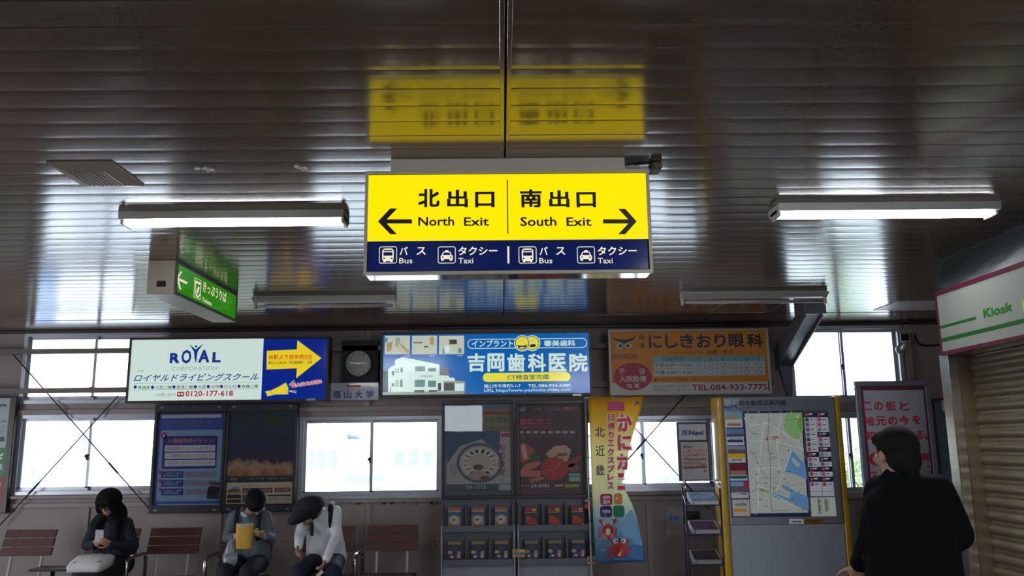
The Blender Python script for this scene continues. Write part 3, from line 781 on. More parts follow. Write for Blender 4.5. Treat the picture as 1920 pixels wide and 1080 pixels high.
a.poly([(497, 265), (846, 250), (853, 143), (1132, 350), (840, 583), (846, 468), (494, 482)], YW, 1, nm='arrow')
a.text('当駅より徒歩約5分', 520, 306, 1025, 363, lit((214, 70, 30), .7), 2, .02); a.line([(520, 374), (1025, 370)], 3, GY, 2, nm='rule'); a.text('南口より200m先（松永郵便局）、左折', 517, 384, 1027, 418, ink((60, 60, 20)), 2, .01)
a.poly([(478, 735), (547, 722), (640, 678), (718, 630), (750, 690), (748, 772), (590, 775), (505, 797)], lit((150, 190, 190), .6), 1, nm='megaphone')
a.poly([(486, 740), (548, 729), (645, 684), (715, 640), (740, 692), (738, 765), (590, 768), (506, 788)], YW, 2, nm='megaphone'); a.line([(545, 728), (556, 772)], 3, GY, 3, nm='megaphone'); a.line([(690, 655), (735, 765)], 3, GY, 3, nm='megaphone')
for q in (((755, 660), (812, 608)), ((765, 672), (825, 625)), ((758, 735), (840, 755)), ((762, 725), (842, 735))): a.line(q, 7, lit((205, 224, 216), .78), 1, nm='megaphone')
a.text('福大生を応援!!', 775, 618, 1140, 672, W1, 1, .10, 0, .14); a.text('福大生を応援!!', 775, 618, 1140, 672, lit((206, 30, 40), .8), 2, .02, 0, .14)
A.done()
x0, x1, z0, z1 = RY(575, 747, 592, 751, Y1-.014)
obj('maker_plate', B((x0, x1, Y1-.016, Y1-.0121, z0, z1)), M_ALU, e)

# -- dental clinic lightbox
Y2 = WALL-.32
e, _ = sign_box('advert_lightbox', (714, 622, 1109, 743), Y2, .18, .022, 'blue backlit sign with a white building and two yellow smiling faces', 'sign', M_SFRAME, M_SFRAME, M_DARK)
A = Art(e, 'Y', Y2-.002, (0, 0), 1)
CB = lit((10, 98, 178), .72); CW = lit((206, 230, 222), .78); CY = lit((236, 226, 70), .76)
A.rect(718, 626, 1105, 739, CB, 0, nm='blue_face')
a = A.sub((710, 610), 7.715)
cream, tan, dk, teal = lit((200, 205, 185), .7), lit((190, 160, 115), .6), lit((80, 84, 80), .4), lit((110, 150, 150), .6)
for q, x in enumerate((90, 481, 874)):
    a.rect(x, 150, x+362, 418, cream, 1, nm='photo_print')
a.poly([(115, 260), (200, 235), (185, 360), (115, 400)], tan, 2, nm='photo_print'); a.poly([(320, 260), (450, 370), (450, 400), (420, 405), (310, 285)], tan, 2, nm='photo_print'); a.rect(92, 180, 130, 245, teal, 2, nm='photo_print')
for i in range(3):
    for j in range(3):
        if not (i == 2 and j == 2): a.rect(245+i*23, 180+j*44, 262+i*23, 218+j*44, dk, 2, nm='photo_print'); a.rect(249+i*23, 186+j*44, 258+i*23, 212+j*44, cream, 3, nm='photo_print')
for k in range(5): a.rect(290, 330+k*17, 380+k*8, 336+k*17, tan, 2, nm='photo_print')
a.rect(740, 170, 800, 280, tan, 2, nm='photo_print'); a.rect(500, 240, 640, 262, teal, 2, nm='photo_print'); a.rect(655, 300, 715, 318, dk, 2, nm='photo_print')
a.rect(1022, 205, 1132, 275, dk, 2, nm='photo_print'); a.disc(990, 345, 40, CW, 2, 55, nm='photo_print'); a.rect(925, 330, 950, 410, teal, 2, nm='photo_print'); a.rect(1150, 330, 1200, 400, teal, 2, nm='photo_print')
for x in (375, 730, 1135): a.text('診療室', x, 430, x+80, 448, CW, 1)
a.poly([(135, 645), (180, 598), (235, 572), (238, 500), (345, 458), (880, 568), (880, 722), (1018, 728), (1018, 752), (1100, 760), (1100, 800), (1250, 822), (1250, 990), (140, 1000)], CW, 1, nm='building_print')
a.poly([(885, 607), (1010, 622), (1012, 728), (885, 722)], lit((120, 120, 118), .6), 1, nm='building_print')
a.poly([(60, 965), (1255, 950), (1255, 1005), (60, 1018)], lit((150, 162, 160), .6), 2, nm='building_print')
a.rect(45, 660, 130, 985, lit((20, 60, 100), .5), 1, nm='building_print')
for q in ((525, 592, 672, 665), (713, 618, 832, 668), (520, 788, 670, 892), (713, 800, 832, 892), (310, 788, 347, 893), (190, 660, 226, 720), (188, 838, 224, 884), (315, 610, 350, 680)):
    a.rect(*q, teal, 2, nm='building_print')
    for t in (.33, .66): a.rect(q[0]+(q[2]-q[0])*t-3, q[1], q[0]+(q[2]-q[0])*t+3, q[3], dk, 3, nm='building_print')
for q in ((245, 790, 256, 893), (274, 795, 286, 893), (245, 620, 256, 690), (278, 620, 290, 690), (858, 835, 903, 945), (942, 830, 1100, 948), (163, 900, 175, 975)): a.rect(*q, dk, 2, nm='building_print')
for q in ((515, 935, 662, 972), (725, 935, 850, 962)): a.rect(*q, lit((84, 96, 60), .6), 3, nm='building_print')
a.poly([(940, 805), (1245, 808), (1250, 835), (1120, 845), (1100, 828), (940, 830)], lit((170, 165, 150), .6), 3, nm='building_print'); a.rect(1237, 830, 1247, 990, dk, 3, nm='building_print')
a.text('吉岡歯科医院', 598, 722, 782, 748, dk, 2)
a = A.sub((860, 610), 7.385)
a.frame(122, 183, 1778, 318, 10, CW, 1, .49, nm='capsule')
a.disc(1020, 247, 110, CW, 2, nm='smiling_face'); a.disc(1020, 247, 95, dk, 3, nm='smiling_face'); a.disc(1020, 247, 86, CY, 4, nm='smiling_face')
a.disc(880, 250, 113, CW, 5, nm='smiling_face'); a.disc(880, 248, 99, dk, 6, nm='smiling_face'); a.disc(880, 248, 89, CY, 7, nm='smiling_face')
BK = ink((30, 28, 12))
a.poly([(810, 270), (850, 283), (905, 283), (948, 265), (935, 305), (900, 325), (858, 325), (828, 308)], BK, 8, nm='smiling_face'); a.poly([(845, 300), (910, 298), (900, 318), (858, 320)], CW, 9, nm='smiling_face')
a.poly([(985, 270), (1020, 262), (1062, 262), (1070, 285), (1050, 300), (985, 303)], BK, 5, nm='smiling_face')
for q in (((845, 215), (868, 210)), ((885, 208), (905, 200))): a.line(q, 4, dk, 8, nm='smiling_face')
for q in (((990, 215), (1008, 205)), ((1018, 208), (1036, 200))): a.line(q, 4, dk, 5, nm='smiling_face')
a.text('インプラント', 182, 205, 755, 298, CW, 1, .02); a.text('審美歯科', 1180, 205, 1615, 290, CW, 1, .02)
for k, (s_, p, q) in enumerate((('吉', 122, 368), ('岡', 398, 632), ('歯', 675, 918), ('科', 960, 1205), ('医', 1250, 1490), ('院', 1532, 1785))): a.text(s_, p, 388, q, 642, CW, 1, .034)
a.rect(335, 655, 1550, 778, CY, 1, .5, nm='capsule'); a.text('CT検査室完備', 672, 680, 1250, 752, lit((20, 84, 120), .5), 2, .012)
a.text('福山市今津町5-1-7', 348, 812, 858, 864, CW, 1, .012); a.text('TEL.084-934-6480', 960, 812, 1550, 858, CW, 1, .012); a.text('URL http://www.yoshioka-shika.com', 352, 873, 1550, 930, CW, 1, .006)
A.done()
x0, x1, z0, z1 = RY(1074, 738, 1090, 742, Y2-.014)
obj('maker_plate', B((x0, x1, Y2-.016, Y2-.0121, z0, z1)), M_ALU, e)

RD = ink((190, 40, 54)); GY = ink((96, 100, 100))
# -- eye clinic painted board (unlit)
Y3 = WALL-.26
e, _ = sign_box('advert_board', (1142, 617, 1443, 739.5), Y3, .13, .02, 'unlit orange sign with owl eyes, opening hours table and phone number', 'sign', M_WHITE, M_WHITE, M_DARK)
A = Art(e, 'Y', Y3-.002, (0, 0), 1)
OR = ink((206, 124, 12), .45); OW = ink((190, 190, 190), .45); NV = ink((24, 26, 66)); MG = ink((160, 14, 60), .45); TL = ink((110, 168, 178)); BR = ink((110, 62, 20))
A.rect(1145, 620, 1440.5, 717, OR, 0, nm='orange_face'); A.rect(1145, 717, 1440.5, 737, OW, 0, nm='white_face')
a = A.sub((1130, 605), 7.71)
a.poly([(135, 195), (175, 222), (240, 240), (320, 245), (385, 238), (440, 215), (474, 188), (450, 238), (410, 268), (345, 285), (311, 306), (272, 282), (215, 268), (170, 245)], NV, 1, nm='owl_emblem')
for x, d in ((245, 8), (375, -8)):
    a.disc(x, 335, 53, ink((120, 125, 120)), 1, nm='owl_emblem'); a.disc(x, 335, 44, OW, 2, nm='owl_emblem'); a.disc(x+d, 335, 25, NV, 3, nm='owl_emblem')
a.poly([(297, 383), (330, 383), (313, 408)], BR, 1, nm='owl_emblem')
a.text('NISHIKIORI', 138, 455, 500, 528, NV, 1, .01)
a.disc(435, 780, 273, MG, 1, 200, 40, nm='oval'); a.text('手', 235, 657, 325, 745, OW, 2, .02); a.text('術', 525, 655, 615, 745, OW, 2, .02); a.text('入院設備', 243, 768, 628, 858, OW, 2, .02); a.text('完', 350, 880, 425, 945, OW, 2, .02); a.text('備', 455, 880, 528, 945, OW, 2, .02)
a.text('柳', 520, 172, 605, 252, NV, 1, .01); a.text('津', 525, 288, 608, 370, NV, 1, .01)
for s_, p, q in (('に', 1216, 1241), ('し', 1247, 1271), ('き', 1275, 1301), ('お', 1306, 1333.5), ('り', 1339, 1361), ('眼', 1366, 1395), ('科', 1400, 1430)):
    yo = -.012*(p-1320); A.text(s_, p, 626.6+yo, q, 651.8+yo, NV, 1, .03)
A.text('日本眼科学会認定専門医', 1252.5, 658.5, 1318, 663, BR, 1); A.text('錦織　博道', 1326, 656, 1374, 663.3, BR, 1, .01)
A.rect(1225, 667.6, 1434.5, 704.6, OW, 1, nm='hours_table'); A.rect(1225, 667.6, 1432.5, 677, TL, 2, nm='hours_table')
a.text('診療時間', 860, 497, 1165, 548, ink((40, 90, 100)), 3)
for k, s_ in enumerate('月火水木金土'):
    x = 1309.5+22.6*k; A.text(s_, x-3.5, 668.8, x+3.5, 675.6, ink((40, 90, 100)), 3)
    for yy in (683.6, 697.6): A.ring(x+.8, yy, 3.9, 4.7, ink((110, 110, 112)), 2, 16, nm='hours_table')
for k in range(7): A.line([(1298.5+22.6*k, 667.8), (1300.5+22.6*k, 704.5)], .5, GY, 3, nm='hours_table')
for yy in (677.2, 690.6): A.line([(1224, yy+1.2), (1434, yy-1.4)], .5, GY, 3, nm='hours_table')
A.text('午前 8:30～12:30', 1227, 680.5, 1296.5, 688, ink((70, 72, 74)), 2, .006); A.text('午後 2:00～ 6:30', 1228, 694.5, 1297, 702, ink((70, 72, 74)), 2, .006)
A.text('■休診日／日曜日・祝日', 1226, 708.6, 1312, 714.4, BR, 1, .008)
A.text('福山市柳津町4丁目2-5', 1225, 722, 1292, 726.8, GY, 1); A.text('（松永駅南口から車で5分）', 1225, 729, 1293, 733.5, GY, 1)
A.text('TEL.084-933-7775', 1297.5, 720.3, 1439, 731.6, MG, 1, .016)
A.done()

# -- clock on black board, university plate
Y4 = WALL-.13
x0, x1, z0, z1 = RY(640, 638, 709, 719, Y4)
e = empty('wall_clock', ((x0+x1)/2, Y4, z0), 'round wall clock on a black board between the two backlit signs', 'clock')
obj('backboard', bev(B((x0, x1, Y4, Y4+.03, z0, z1)), .004, 1), mat('black_board', (26, 26, 38), .6), e)
cc = PY(673, 682, Y4); R_ = .139
bm = bmesh.new(); tube(bm, [cc+Vector((0, -.001, 0)), cc+Vector((0, -.03, 0)), cc+Vector((0, -.045, 0)), cc+Vector((0, -.045, 0))], [R_*.98, R_, R_*.95, R_*.9], 40); obj('rim', bm, mat('clock_rim', (170, 168, 160), .25, .9), e, True)
bm = bmesh.new(); tube(bm, [cc+Vector((0, -.04, 0)), cc+Vector((0, -.047, 0))], R_*.9, 40); obj('dial', bm, mat('clock_dial', (150, 150, 145), .5), e)
A = Art(e, 'Y', cc.y-.047, (420, 615), 6.194); a = A
for h in range(12):
    t = math.radians(30*(h+1)); x, y = 1567+math.sin(t)*118, 413-math.cos(t)*118
    a.text(str(h+1), x-(10 if h < 9 else 15), y-11, x+(10 if h < 9 else 15), y+11, ink((70, 72, 70)), 1)
A.done()
for nm, p, q, wd, dy in (('hour_hand', (1575, 413), (1448, 403), 13, .052), ('minute_hand', (1560, 412), (1657, 406), 10, .055)):
    p0 = PY(420+p[0]/6.194, 615+p[1]/6.194, cc.y-dy); p1 = PY(420+q[0]/6.194, 615+q[1]/6.194, cc.y-dy)
    d = (p1-p0).normalized(); nn = Vector((-d.z, 0, d.x))*wd/6.194*.0042
    bm = bmesh.new(); prism(bm, [p0-nn, p1-nn*.6, p1+nn*.6, p0+nn], (0, -.002, 0)); obj(nm, bm, ink((235, 238, 235)), e)
x0, x1, z0, z1 = RY(615, 717.5, 710, 750, Y4-.02)
e = empty('direction_plate', ((x0+x1)/2, Y4, z0), 'small white plate with blue characters and red arrow below the clock', 'sign')
obj('plate', bev(B((x0, x1, Y4-.02, Y4, z0, z1)), .003, 1), mat('plate_white', (176, 176, 186), .3, coat=.5), e)
A = Art(e, 'Y', Y4-.02, (420, 615), 6.194)
RD = ink((190, 40, 54)); GY = ink((96, 100, 100))
A.poly([(1418, 674), (1450, 650), (1446, 668), (1590, 662), (1590, 684), (1446, 682), (1450, 696)], RD, 1, nm='arrow')
for s_, p, q in (('福', 1262, 1355), ('山', 1395, 1480), ('大', 1520, 1610), ('学', 1648, 1740)): A.text(s_, p, 727, q, 818, ink((60, 78, 150)), 1, .03)
A.done()
x0, x1, z0, z1 = RY(640, 638, 709, 719, Y4)

# ================================================================== POSTER CASE (left), two posters
Yp = WALL-.085
x0, x1, z0, z1 = RY(285, 757.5, 556, 961, Yp)
pc = empty('poster_case', ((x0+x1)/2, Yp, z0), 'dark metal poster case holding a blue poster and a night scene poster', 'poster case')
M_CASE = mat('case_metal', (66, 64, 72), .35, .5)
obj('back_panel', B((x0, x1, Yp+.02, Yp+.06, z0, z1)), M_CASE, pc)
xm = PY(421, 860, Yp).x
def case_leaf(pc, x0, x1, z0, z1, Y, lab=None):
    bw, hd = .028, .075
    fr = obj('leaf_frame', bev(B((x0, x1, Y-.012, Y+.02, z0, z0+hd), (x0, x1, Y-.012, Y+.02, z1-hd, z1), (x0, x0+bw, Y-.012, Y+.02, z0+hd, z1-hd), (x1-bw, x1, Y-.012, Y+.02, z0+hd, z1-hd)), .004, 1), M_CASE, pc)
    for xx in (x0+.07, x1-.07):
        for zz in (z0+.03, z1-.03): obj('lock', bev(B((xx-.018, xx+.018, Y-.018, Y-.011, zz-.008, zz+.008)), .003, 1), M_ALU, fr)
    obj('cover', B((x0+bw*.8, x1-bw*.8, Y-.008, Y-.005, z0+hd*.8, z1-hd*.8)), M_GLASS, fr)
case_leaf(pc, x0+.002, xm-.002, z0, z1, Yp); case_leaf(pc, xm+.002, x1-.002, z0, z1, Yp)
ev = empty('poster', (PY(355, 860, Yp).x, Yp+.015, z0+.08), 'blue poster with pale panels in the left half of the poster case', 'poster')
A = Art(ev, 'Y', Yp+.019, (270, 750), 4.907)
bl, pb, wt, nv = ink((62, 90, 180)), ink((144, 174, 206)), ink((214, 214, 224)), ink((44, 58, 140))
A.rect(118, 122, 725, 980, bl, 0, nm='sheet')
A.rect(162, 135, 712, 165, wt, 1, nm='panel_print'); A.text('ユニバーサルスタジオへ行こう', 175, 190, 685, 222, ink((150, 130, 90)), 1, .03); A.text('プレミアムセット', 290, 222, 565, 250, ink((150, 130, 90)), 1, .03)
A.rect(132, 275, 715, 930, pb, 1, .04, nm='panel_print'); A.disc(184, 328, 30, ink((190, 50, 110)), 2, nm='panel_print'); A.text('1', 178, 312, 190, 345, wt, 3)
A.rect(170, 330, 672, 632, nv, 2, .06, nm='panel_print'); A.text('入場確約券がセット!', 215, 352, 650, 396, ink((206, 120, 140)), 3, .03)
for k, (y, s_) in enumerate(((415, '指定期間にスムーズに入場できる!'), (482, '入場制限を気にせず楽しい'), (550, '時間を有効に使ってパークをたのしめる!'))):
    A.rect(192, y, 655, y+58, wt, 3, .1, nm='panel_print'); A.text(s_, 215, y+16, 630, y+42, ink((176, 70, 100)), 4)
for k, y in enumerate((655, 735, 815)):
    A.rect(158, y, 362, y+62, nv, 2, nm='panel_print'); A.disc(152, y+10, 18, ink((190, 50, 110)), 3, nm='panel_print'); A.text('ご利用のご案内', 180, y+12, 345, y+28, wt, 3); A.rect(180, y+36, 320, y+46, pb, 3, nm='panel_print')
    A.rect(368, y, 670, y+58, ink((140, 150, 176)), 2, nm='panel_print')
    for q in range(3): A.rect(385, y+8+q*16, 385+random.randint(130, 250), y+14+q*16, ink((150, 110, 130)), 3, nm='panel_print')
A.poly([(595, 750), (700, 755), (700, 790), (605, 785)], ink((120, 60, 80)), 3, nm='panel_print'); A.poly([(590, 800), (625, 790), (700, 800), (685, 912), (575, 908)], ink((40, 44, 60)), 3, nm='panel_print')
A.rect(130, 955, 700, 968, pb, 1, nm='panel_print')
A.done()
ev = empty('poster', (PY(490, 860, Yp).x, Yp+.015, z0+.08), 'dark night scene poster in the right half of the poster case', 'poster')
A = Art(ev, 'Y', Yp+.019, (410, 750), 4.907)
m = bpy.data.materials.new('night_print'); m.use_nodes = True; nt = m.node_tree; bb = nt.nodes['Principled BSDF']
t = nt.nodes.new('ShaderNodeTexCoord'); n1 = nt.nodes.new('ShaderNodeTexNoise'); n1.inputs['Scale'].default_value = 14; n1.inputs['Detail'].default_value = 8
sz = nt.nodes.new('ShaderNodeSeparateXYZ'); mr = nt.nodes.new('ShaderNodeMapRange'); mr.inputs[1].default_value = PY(490, 905, Yp).z; mr.inputs[2].default_value = PY(490, 775, Yp).z
ad = nt.nodes.new('ShaderNodeMath'); ad.operation = 'MULTIPLY_ADD'; ad.inputs[1].default_value = .35
r1 = nt.nodes.new('ShaderNodeValToRGB'); cr_ = r1.color_ramp; cr_.elements[1].color = col(58, 74, 84); cr_.elements[0].position = .1; cr_.elements[0].color = col(50, 38, 50)
for p_, c_ in ((.28, (170, 110, 84)), (.40, (196, 160, 130)), (.50, (70, 58, 80)), (.75, (52, 62, 96)), (1.0, (58, 74, 84))):
    el = cr_.elements.new(min(p_, .99)); el.color = col(*c_)
nt.links.new(t.outputs['Object'], n1.inputs['Vector']); nt.links.new(t.outputs['Object'], sz.inputs[0]); nt.links.new(sz.outputs['Z'], mr.inputs[0])
nt.links.new(n1.outputs['Fac'], ad.inputs[0]); nt.links.new(mr.outputs[0], ad.inputs[2]); nt.links.new(ad.outputs[0], r1.inputs[0]); nt.links.new(r1.outputs[0], bb.inputs['Base Color'])
A.rect(72, 60, 690, 760, m, 0, nm='sheet'); A.rect(430, 62, 735, 110, ink((86, 96, 40)), 1, nm='panel_print'); A.rect(440, 150, 555, 240, ink((50, 84, 50)), 1, nm='panel_print')
A.rect(66, 700, 690, 752, ink((46, 56, 62)), 1, nm='panel_print'); A.text('ユニバーサル・スタジオ・ジャパン', 285, 712, 650, 732, wt, 2); A.disc(140, 728, 38, ink((110, 130, 130)), 2, 14, nm='panel_print')
A.rect(60, 758, 685, 955, ink((216, 206, 176)), 1, nm='panel_print')
for q, c_ in (((218, 808, 495, 852), (120, 50, 70)), ((515, 806, 662, 846), (150, 50, 70)), ((78, 872, 205, 905), (60, 54, 58)), ((78, 915, 205, 945), (60, 54, 58)), ((218, 870, 320, 940), (110, 104, 100)), ((448, 870, 662, 884), (60, 60, 70)), ((80, 830, 200, 858), (170, 150, 40))): A.rect(*q, ink(c_), 2, nm='panel_print')
A.text('スタジオ・パス付プラン', 218, 780, 660, 800, ink((150, 80, 80)), 2); A.text('ご予約は', 232, 818, 480, 842, wt, 3); A.text('みどりの窓口', 530, 816, 650, 838, wt, 3); A.poly([(85, 840), (110, 815), (150, 800), (195, 805), (190, 835)], ink((120, 140, 190)), 2, nm='panel_print')
A.text('8,400', 460, 892, 545, 925, ink((150, 110, 120)), 2); A.text('9,200', 580, 892, 650, 925, ink((150, 110, 120)), 2)
A.done()

# ================================================================== BROCHURE RACKS
Yr = 8.02
M_POST = mat('rack_post', (150, 160, 166), .35, .5); M_RACK = mat('rack_grey', (92, 94, 100), .45, .3)
def rack(p0, p1, label):
    """p0,p1 pixel x of the posts at y 1000"""
    xa, xb_ = PY(p0, 1000, Yr).x, PY(p1, 1000, Yr).x
    ztop = PY((p0+p1)/2, 751, Yr).z
    e = empty('brochure_rack', ((xa+xb_)/2, Yr+.15, 0), label, 'rack', 'brochure racks')
    for xx in (xa, xb_-.018): obj('post', bev(B((xx, xx+.018, Yr-.02, Yr+.02, 0, PY(900, 984, Yr).z)), .003, 1), M_POST, e)
    for xx in (xa+.004, xb_-.014): obj('post', B((xx, xx+.010, Yr-.005, Yr+.012, PY(900, 984, Yr).z, ztop)), M_RACK, e)
    for xx in (xa, xb_-.018): obj('foot', bev(B((xx-.0, xx+.018, Yr-.02, Yr+.32, .0, .03)), .004, 1), M_RACK, e)
    obj('back_board', B((xa+.019, xb_-.019, Yr+.06, Yr+.075, .25, ztop-.02)), M_RACK, e)
    obj('lower_panel', B((xa+.019, xb_-.019, Yr+.0, Yr+.012, .12, PY(900, 1054, Yr).z)), mat('rack_panel', (128, 132, 140), .5), e)
    # poster frame
    zb = PY(900, 935, Yr).z
    f = B((xa+.006, xb_-.006, Yr-.03, Yr+.0, zb, zb+.03), (xa+.006, xb_-.006, Yr-.03, Yr, ztop-.035, ztop), (xa+.006, xa+.034, Yr-.03, Yr, zb+.03, ztop-.035), (xb_-.034, xb_-.006, Yr-.03, Yr, zb+.03, ztop-.035))
    fr = obj('poster_frame', bev(f, .004, 1), mat('frame_black', (44, 38, 44), .35), e)
    obj('cover', B((xa+.03, xb_-.03, Yr-.020, Yr-.017, zb+.026, ztop-.031)), M_GLASS, fr)
    rows = []
    for py in (987, 1050):
        z = PY(900, py, Yr).z
        sh = obj('shelf', bev(B((xa+.02, xb_-.02, Yr-.045, Yr+.055, z-.012, z), (xa+.02, xb_-.02, Yr-.048, Yr-.042, z-.045, z+.012)), .002, 1), M_RACK, e)
        for k in range(4):
            x = xa+.02+(xb_-xa-.04)*k/3
            obj('divider', B((x-.004, x+.004, Yr-.042, Yr+.058, z+.0005, z+.20)), M_RACK, sh)
        rows.append(z)
    return e, xa, xb_, zb, ztop, rows
rk1, xa1, xb1, zb1, zt1, rw1 = rack(826.5, 966, 'brochure rack below the grey poster of a fish dish')
rk2, xa2, xb2, zb2, zt2, rw2 = rack(970, 1109, 'brochure rack below the dark red crab poster')
# posters in racks
ev = empty('poster', ((xa1+xb1)/2, Yr-.01, zb1+.03), 'pale poster of a round dish plate on the left brochure rack', 'poster')
A = Art(ev, 'Y', Yr-.009, (820, 740), 5.4)
A.rect(75, 60, 755, 1050, ink((92, 104, 124)), 0, nm='sheet'); A.rect(95, 370, 755, 905, ink((168, 160, 156)), 1, nm='panel_print')
A.rect(450, 140, 745, 372, ink((124, 116, 92)), 1, nm='panel_print'); A.rect(460, 172, 725, 200, ink((150, 60, 60)), 2, nm='panel_print'); A.text('フグ三昧', 470, 228, 725, 282, ink((70, 78, 60)), 2, .02); A.text('会席プラン', 480, 322, 730, 360, ink((90, 90, 40)), 2, .02)
A.rect(645, 388, 735, 428, ink((180, 40, 80)), 3, nm='panel_print'); A.poly([(80, 372), (640, 372), (620, 600), (450, 450), (230, 520), (100, 700)], ink((58, 82, 112)), 2, nm='panel_print')
A.disc(430, 690, 235, ink((74, 94, 116)), 3, 205, 40, nm='panel_print'); A.disc(430, 690, 205, ink((176, 166, 158)), 4, 170, 40, nm='panel_print')
for k in range(16):
    t = 2*PI*k/16; A.disc(430+150*math.cos(t), 690+120*math.sin(t), 44, ink((190, 182, 176)), 5, 28, 12, nm='panel_print')
A.disc(415, 735, 52, ink((84, 64, 62)), 6, 28, nm='panel_print'); A.disc(420, 820, 110, ink((160, 138, 134)), 6, 45, nm='panel_print'); A.disc(480, 845, 50, ink((120, 50, 66)), 7, 22, nm='panel_print')
for k, s_ in enumerate('旬の味覚'): A.text(s_, 620, 500+k*84, 688, 570+k*84, ink((120, 62, 62)), 8, .01)
for k in range(3): A.text('御予約承り中', 130+k*0+150*k*.0+k*24, 700, 146+k*24, 850, ink((120, 96, 96)), 4)
A.rect(95, 905, 755, 1045, ink((54, 74, 84)), 5, nm='panel_print'); A.text('24-1515', 290, 915, 495, 955, ink((160, 166, 130)), 9, .03); A.text('TEL(0847)', 120, 922, 270, 950, ink((150, 90, 100)), 9, .01); A.rect(622, 908, 745, 968, ink((150, 156, 168)), 9, nm='panel_print')
for k in range(4): A.rect(110, 980+k*14, 740, 984+k*14, ink((90, 112, 118)), 9, nm='panel_print')
A.done()
ev = empty('poster', ((xa2+xb2)/2, Yr-.01, zb2+.03), 'dark maroon poster of red crabs on the right brochure rack', 'poster')
A = Art(ev, 'Y', Yr-.009, (960, 740), 5.4)
A.rect(40, 60, 700, 1045, ink((72, 44, 56)), 0, nm='sheet'); A.rect(30, 60, 250, 180, ink((40, 34, 42)), 1, nm='panel_print'); A.poly([(50, 135), (145, 125), (135, 170), (60, 170)], ink((120, 130, 150)), 2, nm='panel_print')
A.text('山陰・北近畿', 205, 125, 495, 165, ink((120, 100, 110)), 2, .02); A.rect(520, 125, 590, 160, ink((160, 100, 110)), 2, nm='panel_print'); A.rect(595, 125, 660, 160, ink((150, 60, 80)), 2, nm='panel_print')
A.text('かにカニ', 78, 235, 405, 305, ink((196, 66, 86)), 2, .05); A.text('日帰りエクスプレス', 80, 315, 405, 352, ink((180, 60, 90)), 2, .03)
for k in range(8): A.rect(68+k*74, 368, 118+k*74, 392, ink((176, 166, 160)), 2, nm='panel_print')
for k in range(7): A.text('北近畿', 75+k*82, 410, 130+k*82, 440, ink((120, 100, 104)), 2)
crab, crab2, pale, grn = ink((170, 48, 44)), ink((190, 104, 88)), ink((196, 160, 140)), ink((70, 78, 48))
A.poly([(50, 500), (120, 485), (235, 560), (200, 640), (120, 690), (50, 650)], ink((170, 76, 76)), 2, nm='crab_print'); A.poly([(90, 520), (130, 500), (160, 640), (120, 660)], pale, 3, nm='crab_print'); A.disc(225, 630, 52, grn, 4, 40, nm='crab_print')
A.poly([(340, 600), (430, 520), (540, 510), (600, 560), (560, 680), (430, 690)], pale, 3, nm='crab_print'); A.poly([(420, 640), (470, 590), (560, 590), (560, 620), (470, 625), (430, 670)], ink((120, 90, 70)), 4, nm='crab_print')
A.disc(430, 750, 140, crab, 5, 118, nm='crab_print'); A.poly([(60, 790), (140, 700), (260, 670), (300, 690), (240, 740), (170, 770), (290, 770), (290, 830), (100, 830)], crab2, 4, nm='crab_print')
A.poly([(560, 690), (690, 600), (700, 640), (620, 730), (560, 740)], crab, 4, nm='crab_print'); A.poly([(170, 860), (300, 830), (340, 850), (200, 890)], crab2, 4, nm='crab_print'); A.disc(620, 740, 60, ink((140, 80, 86)), 4, 46, nm='crab_print')
for k in range(9): A.disc(360+random.random()*140, 680+random.random()*130, 12, crab2, 6, 8, 10, nm='crab_print')
A.rect(575, 795, 690, 828, ink((120, 170, 160)), 6, nm='panel_print'); A.rect(575, 834, 690, 880, ink((140, 180, 166)), 6, nm='panel_print')
A.text('24-8383', 192, 903, 378, 940, ink((190, 170, 176)), 2, .03); A.text('お申込み', 66, 912, 178, 935, pale, 2); A.rect(535, 905, 680, 938, ink((160, 160, 70)), 2, nm='panel_print'); A.rect(432, 908, 522, 930, pale, 2, nm='panel_print')
for k in range(5): A.rect(70, 955+k*15, 680, 959+k*15, ink((120, 60, 80)), 2, nm='panel_print')
A.done()
